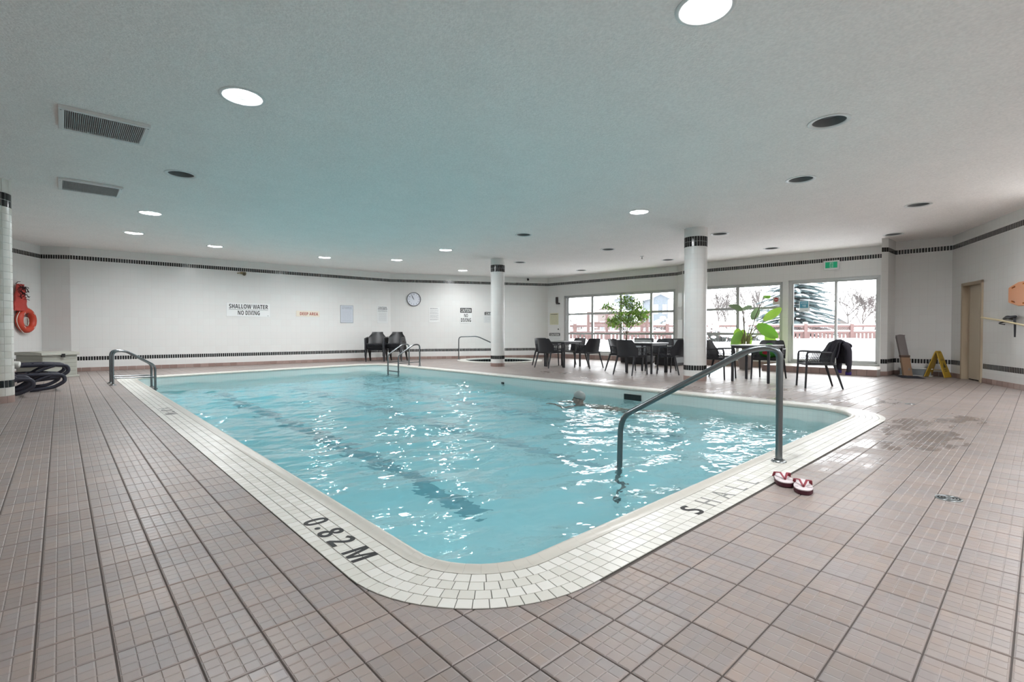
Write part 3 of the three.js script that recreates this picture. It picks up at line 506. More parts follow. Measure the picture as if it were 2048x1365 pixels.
{
  const t = onWall('wall_sign', 'wide white shallow water no diving sign with black lettering', 'sign', W.back, 4.04, 1.68);
  board(t, 1.21, 0.41, canvasTex(1024, 346, (x, w, h) => { x.fillStyle = '#e9eae9'; x.fillRect(0, 0, w, h); x.fillStyle = '#141414'; fitText(x, 'SHALLOW WATER', w * 0.5, 142, w * 0.9, 112, 'bold'); x.fillRect(w * 0.05, 166, w * 0.9, 7); fitText(x, 'NO DIVING', w * 0.5, 304, w * 0.52, 110, 'bold'); x.font = 'bold 26px serif'; x.fillText('AL', w * 0.93, 325); }));
}
{
  const t = onWall('wall_sign', 'narrow cream deep area sign with red lettering', 'sign', W.back, 5.78, 1.605);
  board(t, 0.74, 0.185, canvasTex(768, 192, (x, w, h) => { x.fillStyle = '#e3d9c9'; x.fillRect(0, 0, w, h); x.fillStyle = '#9c2f28'; fitText(x, 'DEEP AREA', w * 0.54, 150, w * 0.8, 104, 'bold'); }), { edge: 0xd9cdb9 });
}
{
  const t = onWall('notice', 'framed bluish notice between the deep area sign and the stacked chairs', 'notice', W.back, 7.07, 1.625);
  board(t, 0.43, 0.59, canvasTex(256, 352, (x, w, h) => { x.fillStyle = '#c9ced6'; x.fillRect(0, 0, w, h); for (let k = 0; k < 3; k++) scribble(x, 26, w - 26, 22 + k * 20, 9, '#8f949c'); for (let k = 0; k < 15; k++) scribble(x, 30, w - 30, 96 + k * 15, 4, '#adb2bb'); scribble(x, 26, w - 26, 318, 5, '#9aa0a8'); }));
  part('notice_frame', merge([box(0.45, 0.014, 0.012, 0, 0.297, 0), box(0.45, 0.014, 0.012, 0, -0.297, 0), box(0.014, 0.6, 0.012, 0.219, 0, 0), box(0.014, 0.6, 0.012, -0.219, 0, 0)]), mat(0x9da2a6, 0.4), t);
}
{
  const t = onWall('notice', 'white notice with bold heading above the stacked chairs', 'notice', W.back, 8.38, 1.64);
  board(t, 0.42, 0.62, canvasTex(256, 376, (x, w, h) => { x.fillStyle = '#dcdedd'; x.fillRect(0, 0, w, h); x.fillStyle = '#2b2c2d'; fitText(x, 'CAUTION', w / 2, 46, 200, 30, 'bold'); scribble(x, 20, w - 20, 56, 16, '#2f3031'); scribble(x, 26, w - 26, 88, 9, '#77797c'); scribble(x, 20, w - 20, 112, 10, '#77797c'); for (let k = 0; k < 14; k++) scribble(x, 34, w - 34, 146 + k * 14, 4, '#a9acae'); }));
}
{
  const t = onWall('notice', 'plain white paper notice with small grey print under the clock', 'notice', W.backRight, 1.585, 1.645);
  board(t, 0.4, 0.57, canvasTex(256, 364, (x, w, h) => { x.fillStyle = '#e3e3e1'; x.fillRect(0, 0, w, h); scribble(x, 26, w - 40, 18, 12, '#4a4b4c'); for (let k = 0; k < 6; k++) { scribble(x, 22, w - 26, 56 + k * 44, 6, '#9c9d9e'); scribble(x, 22, w - 34, 68 + k * 44, 6, '#a6a7a8'); if (k % 2) scribble(x, 22, w - 70, 80 + k * 44, 6, '#a6a7a8'); } }), { edge: 0xd5d5d2 });
}
{
  const t = onWall('wall_sign', 'upright white caution no diving sign with black header', 'sign', W.backRight, 2.78, 1.64);
  board(t, 0.47, 0.6, canvasTex(384, 490, (x, w, h) => { x.fillStyle = '#e6e7e5'; x.fillRect(0, 0, w, h); x.fillStyle = '#1a1a1a'; x.fillRect(10, 10, w - 20, 150); x.fillStyle = '#e6e7e5'; fitText(x, 'CAUTION', w / 2, 138, w * 0.84, 106, 'bold'); x.fillStyle = '#1a1a1a'; fitText(x, 'NO', w / 2, 300, w * 0.34, 110, 'bold'); fitText(x, 'DIVING', w / 2, 448, w * 0.88, 116, 'bold'); }));
}
const cautionTex = (h2) => canvasTex(384, h2, (x, w, h) => { x.fillStyle = '#d9dbda'; x.fillRect(0, 0, w, h); x.fillStyle = '#1b1c1c'; x.beginPath(); x.roundRect(8, 8, w - 16, 84, 24); x.fill(); x.strokeStyle = '#e8e8e6'; x.lineWidth = 5; x.beginPath(); x.roundRect(18, 18, w - 36, 64, 18); x.stroke(); x.fillStyle = '#f0f0ee'; fitText(x, 'CAUTION', w / 2, 74, w * 0.78, 44, 'bold'); for (let y = 122; y < h - 24; y += 26) scribble(x, 24, w - 24, y, 7, '#b0b2b2'); });
board(onWall('wall_sign', 'white caution notice half hidden behind the round pillar', 'sign', W.backRight, 3.78, 1.58), 0.6, 0.44, cautionTex(282));
board(onWall('wall_sign', 'white caution notice with rounded black header beside the window jamb', 'sign', W.win1, 0.35, 0.74), 0.58, 0.5, cautionTex(331));
{
  const t = onWall('notice', 'yellowed paper notice pinned beside the window', 'notice', W.win1, 0.32, 1.525);
  board(t, 0.43, 0.46, canvasTex(256, 274, (x, w, h) => { x.fillStyle = '#d3d0b4'; x.fillRect(0, 0, w, h); scribble(x, 24, w - 24, 18, 20, '#5e5c48'); for (let k = 0; k < 12; k++) scribble(x, 22, w - 22, 58 + k * 17, 6, '#a7a48a'); }), { edge: 0xc9c6ab });
}
{
  const t = onWall('notice', 'pale paper notice on the pier between the windows', 'notice', W.jog, 0.17, 1.62);
  board(t, 0.24, 0.42, canvasTex(192, 336, (x, w, h) => { x.fillStyle = '#c9c7c5'; x.fillRect(0, 0, w, h); scribble(x, 14, w - 14, 24, 10, '#8c8987'); scribble(x, 24, w - 24, 52, 10, '#8c8987'); for (let k = 0; k < 9; k++) scribble(x, 20, w - 20, 92 + k * 24, 5, '#aaa7a5'); }), { edge: 0xc4c2bf });
}
{ // clock
  const t = onWall('wall_clock', 'round white wall clock with thin dark rim', 'clock', W.backRight, 0.83, 2.22, 0.01), R = 0.255;
  part('case', lathe([[R * 0.9, -0.006], [R, -0.004], [R, 0.028], [R * 0.97, 0.036], [R * 0.92, 0.03], [R * 0.92, 0.012]], 48).rotateX(Math.PI / 2), mat(0x4a4f54, 0.35, { metalness: 0.4 }), t);
  part('dial', new THREE.CircleGeometry(R * 0.93, 48).translate(0, 0, 0.014), mat(0xffffff, 0.5, { map: canvasTex(512, 512, (x, w) => { x.fillStyle = '#dfe2ea'; x.fillRect(0, 0, w, w); x.fillStyle = '#5d6675'; x.font = 'bold 54px sans-serif'; x.textAlign = 'center'; x.textBaseline = 'middle'; for (let k = 1; k <= 12; k++) x.fillText(String(k), 256 + Math.sin(k / 6 * Math.PI) * 196, 256 - Math.cos(k / 6 * Math.PI) * 196); }) }), t);
  const hand = (l, w, a) => box(w, l, 0.003, 0, l * 0.42, 0.02).applyMatrix4(new THREE.Matrix4().makeRotationZ(a));
  part('hour_hand', hand(0.13, 0.016, 0.52), M.ink, t); part('minute_hand', hand(0.19, 0.011, 0.46), M.ink, t);
}
{ // brass fitting under the upper band
  const t = onWall('wall_fitting', 'small brass coloured sensor fitting below the upper black band', 'fitting', W.back, 3.89, 2.785, 0.0), br = mat(0x8d8463, 0.4, { metalness: 0.5 });
  part('body', rbox(0.16, 0.07, 0.06, 0.02, 0, 0, 0.03), br, t); part('dome', new THREE.SphereGeometry(0.05, 16, 10).translate(0.02, -0.03, 0.07), mat(0x5f5c48, 0.3), t); part('arm', pipe([V3(-0.05, 0, 0.04), V3(-0.12, -0.01, 0.07), V3(-0.17, -0.02, 0.07)], 0.015, 0.02, 8), br, t);
}
{ const t = onWall('security_camera', 'small black dome camera high on the angled white wall', 'camera', W.backRight, 5.232, 3.08, 0.0); part('mount', rbox(0.05, 0.05, 0.07, 0.01, 0, 0.02, 0.03), M.baffleDark, t); part('dome', new THREE.SphereGeometry(0.045, 16, 12).translate(0, -0.015, 0.07), M.black, t); }
{ const t = onWall('wall_phone', 'black emergency phone handset on the wall beside the window', 'telephone', W.win1, 0.5, 2.23, 0.0); part('handset', rbox(0.09, 0.24, 0.06, 0.02, -0.03, 0.03, 0.03), mat(0x32292b, 0.4), t); part('cradle', rbox(0.16, 0.05, 0.07, 0.015, 0.03, -0.11, 0.035), mat(0x3a3235, 0.4), t); }
{ const t = onWall('light_switch', 'small grey key switch beside the window jamb', 'switch', W.win1, 0.56, 1.12, 0.0); part('plate', rbox(0.13, 0.09, 0.01, 0.004, 0, 0, 0.005), M.plastic, t); part('knob', cyl(0.025, 0.025, 0.03, 0, 0, 0, 14).rotateX(Math.PI / 2).translate(-0.02, 0, 0.02), mat(0x55524c, 0.4), t); }
{ // exit sign
  const t = onWall('exit_sign', 'green running man exit sign in a white box above the patio door', 'sign', W.win2, 3.99, 2.75, 0.0);
  part('housing', rbox(0.35, 0.24, 0.07, 0.012, 0, 0, 0.035), M.plastic, t);
  part('lit_panel', box(0.265, 0.155, 0.004, 0, 0.004, 0.071), new THREE.MeshStandardMaterial({ color: 0xffffff, roughness: 0.4, map: canvasTex(256, 150, (x, w, h) => { x.fillStyle = '#119a6e'; x.fillRect(0, 0, w, h); x.fillStyle = '#8fb9a6'; x.fillRect(92, 6, 78, h - 12); x.fillStyle = '#2d8f6c'; x.beginPath(); x.arc(140, 34, 12, 0, 7); x.fill(); x.lineWidth = 14; x.strokeStyle = '#2d8f6c'; x.beginPath(); x.moveTo(134, 52); x.lineTo(122, 90); x.lineTo(142, 108); x.lineTo(136, 138); x.moveTo(122, 90); x.lineTo(100, 118); x.moveTo(134, 58); x.lineTo(158, 76); x.moveTo(132, 58); x.lineTo(106, 70); x.stroke(); }), emissive: 0x0d7a55, emissiveIntensity: 0.25 }), t);
}
{ const t = onWall('poster', 'blue and white hours poster taped to the patio door glass', 'poster', W.win2, 3.35, 1.705, -0.068); board(t, 0.235, 0.3, canvasTex(256, 326, (x, w, h) => { x.fillStyle = '#eef4f6'; x.fillRect(0, 0, w, h); x.fillStyle = '#5fa9c4'; x.fillRect(18, 16, w - 36, 196); x.fillStyle = '#d6ecf3'; x.font = 'bold 92px sans-serif'; x.textAlign = 'center'; x.fillText('10', w / 2, 180); scribble(x, 40, w - 40, 44, 18, '#cfe6ee'); scribble(x, 40, w - 40, 74, 14, '#cfe6ee'); scribble(x, 150, w - 30, 286, 14, '#7d8487'); }), { d: 0.003 }); }
{ const t = onWall('sticker', 'red round no entry sticker on the window pane by the patio door', 'sticker', W.win2, 2.66, 1.885, -0.072); part('paper', box(0.17, 0.2, 0.002), mat(0xd6d2cf, 0.6), t); part('disc', cyl(0.058, 0.058, 0.003, 0, 0, 0, 24).rotateX(Math.PI / 2).translate(0, 0.03, 0.002), mat(0xb0393c, 0.5), t); part('bar', box(0.08, 0.018, 0.003, 0, 0.03, 0.003), mat(0xeadcda, 0.5), t); }
{ const t = thing('sprinkler_head', 'small pendant sprinkler head on the ceiling near the window', 'sprinkler', [12.13, CEIL, -7.73]); part('escutcheon', lathe([[0.0001, -0.02], [0.05, -0.012], [0.055, 0]], 20), M.plastic, t); part('deflector', lathe([[0.03, -0.07], [0.008, -0.06], [0.008, -0.01]], 12), M.steel, t); }

// ------------------------------------------------------------------ rails and ladders
function flange(t, u, v, y = 0) { part('floor_flange', lathe([[0.0001, 0.012], [0.03, 0.012], [0.034, 0.02], [0.046, 0.014], [0.055, 0.004], [0.055, -0.002]], 24).translate(u, y, -v), M.steelDark, t); }
{
  const t = thing('pool_handrail', 'single steel stair handrail bending from the deck down into the water', 'handrail');
  part('rail', pipe([P(4.06, 0, 1.37), P(4.06, 0.88, 1.37), P(3.99, 0.875, 1.55), P(3.645, 0.27, 2.49), P(3.64, 0.16, 2.53), P(3.63, -1.06, 2.55)], 0.0245, 0.16, 16), M.steel, t);
  flange(t, 4.06, 1.37, 0.004); part('socket_collar', cyl(0.028, 0.028, 0.09, 3.63, -0.24, -2.55, 16), M.steelDark, t);
}
function ladder(u0, u1, vs, label, edgeH) {
  const t = thing('pool_ladder', label, 'ladder'), s = Math.sign(u1 - u0);
  for (const v of vs) {
    part('side_rail', pipe([P(u0, 0, v), P(u0, 0.64, v), P(u0 + s * 0.2, 0.645, v), P(u1 - s * 0.03, 0.36, v), P(u1, 0.3, v), P(u1, -0.95, v)], 0.021, 0.15, 12), M.steel, t);
    flange(t, u0, v, 0.002);
    part('cross_brace', sweep([P(u0, 0.13, v), P(u1, 0.12, v)], 0.012, 8), M.steel, t);
  }
  for (const y of [-0.12, -0.4, -0.68]) part('tread', rbox(0.08, 0.025, Math.abs(vs[1] - vs[0]), 0.008, u1, y, -(vs[0] + vs[1]) / 2), M.steel, t);
}
ladder(0.72, 1.37, [11.88, 12.42], 'steel pool ladder with twin looped rails beside the storage box');
ladder(7.72, 7.02, [12.35, 12.95], 'steel pool ladder with twin looped rails by the stacked black chairs');
{
  const t = thing('spa_handrail', 'slim steel handrail leading into the hot tub', 'handrail');
  const a = [10.35, 14.0], b = [11.35, 12.95], at = (k, y) => P(lerp(a[0], b[0], k), y, lerp(a[1], b[1], k));
  part('rail', pipe([at(0, 0.03), at(0, 0.84), at(0.45, 0.86), at(1, 0.5), at(1.02, -0.4)], 0.02, 0.12, 12), M.steel, t); flange(t, a[0], a[1], 0.03);
}

// ------------------------------------------------------------------ chairs and tables
M.resin = mat(0x2e2f33, 0.42); M.resinLight = mat(0x3b3c41, 0.45); M.blackResin = mat(0x0c0c0d, 0.35);
const face = (du, dv) => Math.atan2(du, -dv);
const protoChair = thing('mesh_armchair', '', 'chair'); scene.remove(protoChair); taken.delete('mesh_armchair');
{
  const t = protoChair;
  for (const s of [-1, 1]) {
    part('leg', sweep([V3(s * 0.278, 0, 0.26), V3(s * 0.268, 0.42, 0.24), V3(s * 0.268, 0.6, 0.235)], (k) => 0.0165 + 0.004 * k, 8), M.resin, t);
    part('leg', sweep([V3(s * 0.262, 0, -0.33), V3(s * 0.235, 0.43, -0.2)], (k) => 0.015 + 0.009 * k, 8), M.resin, t);
    part('armrest', sweep(rounded([V3(s * 0.268, 0.58, 0.235), V3(s * 0.27, 0.645, 0.23), V3(s * 0.276, 0.648, 0.16), V3(s * 0.285, 0.638, -0.14)], 0.05), 0.0165, 8, { flat: 0.75 }), M.resinLight, t);
    const sl = []; for (let k = 0; k < 12; k++) { const z = 0.215 - k * 0.026, y0 = 0.455 + 0.0 * k, y1 = 0.632; sl.push(sweep([V3(s * 0.263, y0, Math.min(0.22, z)), V3(s * 0.268, (y0 + y1) / 2, z - 0.045), V3(s * 0.276, y1, Math.max(-0.16, z - 0.075))], 0.0048, 5, { caps: false })); }
    sl.push(sweep([V3(s * 0.262, 0.455, 0.23), V3(s * 0.255, 0.45, -0.18)], 0.012, 6)); sl.push(sweep([V3(s * 0.267, 0.52, 0.235), V3(s * 0.272, 0.53, -0.15)], 0.005, 5));
    part('side_lattice', merge(sl), M.resin, t);
  }
  part('backrest', shell((a, b) => { const s = a * 2 - 1, ang = s * 1.25, top = 0.64 + 0.185 * smooth(0.98, 0.6, Math.abs(s)); return V3(0.288 * Math.sin(ang) / Math.sin(1.25), lerp(0.44, top, b), -0.25 + (1 - Math.cos(ang)) * 0.2 - 0.1 * Math.pow(b, 1.3) * Math.cos(ang)); }, 22, 8, 0.009), M.resin, t);
  part('seat', shell((a, b) => V3((a * 2 - 1) * 0.255, 0.447 - 0.018 * (1 - (a * 2 - 1) ** 2) * Math.sin(Math.PI * b) - 0.03 * smooth(0.85, 1, b), lerp(-0.23, 0.255, b)), 10, 10, 0.012), M.resin, t);
  part('seat_frame', merge([rbox(0.5, 0.03, 0.022, 0.006, 0, 0.42, 0.235), rbox(0.46, 0.03, 0.022, 0.006, 0, 0.42, -0.2), rbox(0.022, 0.028, 0.43, 0.006, 0.25, 0.425, 0.02), rbox(0.022, 0.028, 0.43, 0.006, -0.25, 0.425, 0.02)]), M.resin, t);
}
function chairAt(u, v, du, dv, label) { return copyThing(protoChair, label, [u, 0.001, -v], face(du, dv)); }
const protoTable = thing('patio_table', '', 'table'); scene.remove(protoTable); taken.delete('patio_table');
{
  const t = protoTable, w = 0.76;
  part('tabletop', rbox(w, 0.022, w, 0.006, 0, 0.733, 0), mat(0xa9a9aa, 0.22), t);
  part('apron', merge([rbox(w - 0.06, 0.05, 0.02, 0.004, 0, 0.698, w / 2 - 0.03), rbox(w - 0.06, 0.05, 0.02, 0.004, 0, 0.698, -w / 2 + 0.03), rbox(0.02, 0.05, w - 0.06, 0.004, w / 2 - 0.03, 0.698, 0), rbox(0.02, 0.05, w - 0.06, 0.004, -w / 2 + 0.03, 0.698, 0)]), M.resin, t);
  for (const a of [-1, 1]) for (const b of [-1, 1]) part('leg', rbox(0.046, 0.72, 0.046, 0.01, a * (w / 2 - 0.035), 0.361, b * (w / 2 - 0.035)), M.resin, t);
}
copyThing(protoTable, 'square grey table with dark legs between the hot tub and the leafy tree', [10.73, 0.001, -9.45], 0);
copyThing(protoTable, 'square grey table with dark legs in front of the leafy indoor tree', [10.7, 0.001, -6.67], 0);
copyThing(protoTable, 'square grey table with dark legs beside the white pillar and paddle-leaved plant', [10.43, 0.001, -3.95], 0);
chairAt(10.2, 9.5, 1, 0.02, 'dark mesh armchair backing the pool at the table near the hot tub');
chairAt(10.72, 10.12, -0.1, -1, 'dark mesh armchair on the hot tub side of its table');
chairAt(11.35, 9.55, -1, 0.1, 'dark mesh armchair facing the pool at the table near the hot tub');
chairAt(10.92, 8.68, 0.12, 1, 'dark mesh armchair turned to the hot tub at the first table');
chairAt(9.93, 6.62, 1, -0.02, 'dark mesh armchair backing the pool at the table by the leafy tree');
chairAt(10.62, 7.36, 0.15, -1, 'dark mesh armchair between the leafy tree table and the hot tub table');
chairAt(11.32, 6.66, -1, 0, 'dark mesh armchair facing the pool at the table by the leafy tree');
chairAt(10.82, 6.02, 0.08, 1, 'dark mesh armchair at the leafy tree table next to the white pillar');
chairAt(10.5, 4.78, 0, -1, 'dark mesh armchair half hidden by the white pillar');
chairAt(11.15, 3.98, -1, -0.1, 'dark mesh armchair holding the green bag by the paddle-leaved plant');
const jacketChair = chairAt(10.1, 2.78, -0.52, 0.85, 'dark mesh armchair with a jacket over its back by the patio door');
{ // jacket over the backrest
  const t = thing('jacket', 'dark purple jacket draped over the back of an armchair', 'jacket', [10.1, 0.001, -2.78], face(-0.52, 0.85)), cloth = mat(0x2a2731, 0.9), cuff = mat(0x2a1760, 0.8);
  const wob = (a, b) => 0.012 * Math.sin(a * 17 + b * 5) + 0.01 * Math.sin(a * 31 - b * 9);
  part('body', shell((a, b) => { const s = a * 2 - 1, k = b * 2 - 1, x = s * (0.215 + 0.03 * Math.abs(k)), y = 0.865 - 0.03 * s * s - 0.34 * Math.pow(Math.abs(k), 1.6) * (k < 0 ? 0.85 : 1.25), z = -0.355 + 0.02 * s * s - (k > 0 ? 0.05 * k : 0) + (k < 0 ? -k * 0.1 : 0) + wob(a, b) - 0.02 * Math.sign(k) * Math.min(1, Math.abs(k) * 5) * 0.9; return V3(x, y, z); }, 22, 26, 0.02), cloth, t);
  part('hood', shell((a, b) => { const s = a * 2 - 1; return V3(s * 0.14, 0.84 - 0.1 * b - 0.02 * s * s, -0.39 - 0.13 * Math.sin(b * 2.2) + 0.03 * s * s); }, 12, 10, 0.025), cloth, t);
  for (const s of [-1, 1]) { const arm = part('sleeve', sweep(rounded([V3(s * 0.2, 0.8, -0.37), V3(s * 0.25, 0.7, -0.42), V3(s * 0.24, 0.45, -0.43), V3(s * 0.23, 0.3, -0.42)], 0.08), (k) => 0.062 - 0.016 * k, 12, { flat: 0.7 }), cloth, t); part('cuff', sweep([V3(s * 0.23, 0.31, -0.42), V3(s * 0.228, 0.25, -0.418)], 0.047, 12, { flat: 0.75 }), cuff, arm); }
}
{ // green bag
  const t = thing('tote_bag', 'green bag with a red patch lying on an armchair seat', 'bag', [11.1, 0.455, -3.95], face(-1, -0.1)), green = mat(0x3f9a34, 0.55);
  part('body', shell((a, b) => { const th = a * Math.PI * 2, ph = b * Math.PI, r = 0.14 + 0.012 * Math.sin(3 * th); return V3(Math.cos(th) * Math.sin(ph) * r * 1.35, 0.105 - Math.cos(ph) * 0.1, Math.sin(th) * Math.sin(ph) * r * 0.8); }, 24, 14, 0.006), green, t);
  part('patch', shell((a, b) => { const x = (a - 0.5) * 0.12, y = 0.11 + (b - 0.5) * 0.08 * (1 - Math.abs(a - 0.5)); return V3(x - 0.05, y, 0.119 - x * x * 1.2); }, 6, 4, 0.004), mat(0xb2273a, 0.5), t);
  part('handle', sweep(rounded([V3(-0.08, 0.18, 0.02), V3(-0.07, 0.3, 0.0), V3(0.07, 0.3, 0.0), V3(0.08, 0.18, 0.02)], 0.08), 0.009, 8), green, t);
}
// stacked chairs by the back wall
const protoStack = thing('stacking_armchair', '', 'chair'); scene.remove(protoStack); taken.delete('stacking_armchair');
{
  const t = protoStack;
  part('backrest', shell((a, b) => { const s = a * 2 - 1, hw = b < 0.5 ? 0.295 : lerp(0.295, 0.185, smooth(0.5, 0.95, b)); return V3(s * hw, 0.41 + 0.405 * b, -0.2 - 0.13 * b + 0.06 * s * s * (1 - 0.5 * b)); }, 14, 12, 0.012), M.blackResin, t);
  part('seat', shell((a, b) => V3((a * 2 - 1) * 0.26, 0.425 - 0.02 * Math.sin(Math.PI * b) - 0.02 * smooth(0.8, 1, b), lerp(-0.22, 0.27, b)), 8, 8, 0.014), M.blackResin, t);
  part('seat_edge', rbox(0.52, 0.024, 0.02, 0.008, 0, 0.402, 0.272), M.resinLight, t);  // paler resin paints in the highlight along the seat front
  for (const s of [-1, 1]) {
    part('arm_panel', shell((a, b) => V3(s * (0.285 + 0.012 * b), lerp(0.42, 0.63 - 0.03 * a, b), lerp(-0.19, 0.27, a)), 8, 4, 0.012), M.blackResin, t);
    part('armrest', sweep([V3(s * 0.3, 0.645, -0.2), V3(s * 0.3, 0.63, 0.05), V3(s * 0.297, 0.6, 0.275)], 0.02, 8, { flat: 0.45 }), M.blackResin, t);
    part('leg', sweep([V3(s * 0.3, 0, 0.31), V3(s * 0.293, 0.4, 0.28), V3(s * 0.297, 0.6, 0.27)], (k) => 0.02 + 0.026 * Math.min(1, k * 1.6), 8, { flat: 0.7 }), M.resin, t);
    part('leg', sweep([V3(s * 0.29, 0, -0.34), V3(s * 0.28, 0.42, -0.2)], (k) => 0.018 + 0.03 * k, 8), M.blackResin, t);
  }
}
const ordinal = ['bottom', 'second', 'third', 'fourth', 'top'];
[[7.98, 15.5, [-0.62, -0.78], 'the stack further from the clock'], [8.56, 15.22, [-0.75, -0.66], 'the stack nearer the clock']].forEach(([u, v, [du, dv], where], k) => {
  for (let i = 0; i < 5; i++) { const c = copyThing(protoStack, `black plastic armchair, ${ordinal[i]} of ${where}`, [u + du * 0.036 * i, 0.001 + i * 0.049, -(v + dv * 0.036 * i)], face(du, dv)); c.userData.group = 'stacked black armchairs'; }
});
// low lounge seats under the window
const protoLounge = thing('lounge_seat', '', 'lounge chair'); scene.remove(protoLounge); taken.delete('lounge_seat');
{
  const t = protoLounge, grey = mat(0x6d6f70, 0.8), pale = mat(0xb9bfc3, 0.85);
  part('base', rbox(0.66, 0.24, 0.64, 0.02, 0, 0.13, 0), mat(0x1d1c1d, 0.7), t); part('backrest', rbox(0.64, 0.46, 0.08, 0.02, 0, 0.58, -0.29, -0.12), grey, t);
  part('seat_cushion', rbox(0.58, 0.13, 0.56, 0.04, 0, 0.315, 0.02), pale, t); part('back_cushion', rbox(0.56, 0.4, 0.1, 0.045, 0, 0.56, -0.2, -0.16), pale, t);
  for (const s of [-1, 1]) part('arm', rbox(0.07, 0.5, 0.6, 0.02, s * 0.31, 0.32, 0), grey, t);
}
copyThing(protoLounge, 'low grey cushioned lounge seat under the gridded window beside the leafy tree', [13.5, 0.001, -8.65], face(-1, -0.2));
copyThing(protoLounge, 'low grey cushioned lounge seat against the pier between the windows', [13.6, 0.001, -7.7], face(-1, -0.1));
// ------------------------------------------------------------------ plants indoors
function leafGeo(l, w, fold = 0.25, droop = 0.3) { return shell((a, b) => { const s = a * 2 - 1, t = b, hw = w * Math.pow(Math.sin(Math.PI * Math.min(1, t * 0.93 + 0.05)), 0.75); return V3(s * hw, -droop * l * t * t + fold * Math.abs(s) * hw, l * t); }, 6, 10, 0.003); }
{ // leafy tree in a pot
  const t = thing('potted_tree', 'slender leafy indoor tree in a dark pot before the gridded window', 'plant', [13.75, 0.001, -9.35]);
  part('pot', lathe([[0.0001, 0.0], [0.17, 0.0], [0.21, 0.34], [0.225, 0.36], [0.21, 0.37], [0.19, 0.34], [0.0001, 0.33]], 24), mat(0x2b2828, 0.6), t);
  const bark = mat(0x6d6248, 0.9), br = [], tips = [];
  const grow = (p, d, l, r, lvl) => { const e = p.clone().addScaledVector(d, l), m = p.clone().lerp(e, 0.5).add(V3(rr(-0.03, 0.03), 0, rr(-0.03, 0.03))); br.push(sweep([p, m, e], (k) => r * (1 - 0.35 * k), 6, { caps: false })); if (lvl >= 2) tips.push([m, d], [e, d]); if (lvl < 4) for (let k = 0; k < (lvl < 2 ? 4 : 3); k++) { const a = rr(0, 6.28), n = d.clone().multiplyScalar(0.75).add(V3(Math.cos(a) * 0.75, rr(-0.05, 0.45), Math.sin(a) * 0.75)).normalize(); grow(p.clone().lerp(e, rr(0.55, 1)), n, l * rr(0.55, 0.72), r * 0.6, lvl + 1); } };
  grow(V3(0, 0.3, 0), V3(0.03, 1, 0.02).normalize(), 0.74, 0.02, 0); grow(V3(0.02, 0.5, 0), V3(-0.1, 1, 0.12).normalize(), 0.9, 0.016, 0);
  part('trunk', merge(br), bark, t);
  const lg = leafGeo(0.085, 0.021, 0.2, 0.25), leafMats = [phys(0xb9d572, 0.95, { transmission: 0.6, thickness: 0 }), phys(0x9cc05c, 0.95, { transmission: 0.6, thickness: 0 })], sets = [[], []], d = new THREE.Object3D();
  for (const [p] of tips) for (let k = 0; k < 2; k++) { if (p.y > 2.42 || Math.hypot(p.x, p.z) > 0.95) continue; d.position.copy(p).add(V3(rr(-0.1, 0.1), rr(-0.16, 0.06), rr(-0.1, 0.1))); d.rotation.set(rr(-0.4, 1.0), rr(0, 6.28), rr(-0.4, 0.4), 'YXZ'); d.scale.setScalar(rr(0.7, 1.2)); d.updateMatrix(); sets[k % 2].push(d.matrix.clone()); }
  sets.forEach((l, i) => { const m = new THREE.InstancedMesh(lg, leafMats[i], l.length); l.forEach((x, k) => m.setMatrixAt(k, x)); m.name = 'foliage'; m.userData.kind = 'stuff'; shade(m); t.add(m); });
}
const rayAt = (px, py, depth) => { const f = V3(0, 0, -1).applyQuaternion(camera.quaternion), r = V3(1, 0, 0).applyQuaternion(camera.quaternion), up = V3(0, 1, 0).applyQuaternion(camera.quaternion); return camera.position.clone().addScaledVector(f, depth).addScaledVector(r, (px - 1024) / FOCAL * depth).addScaledVector(up, -(py - 682.5) / FOCAL * depth); };
camera.updateMatrixWorld();
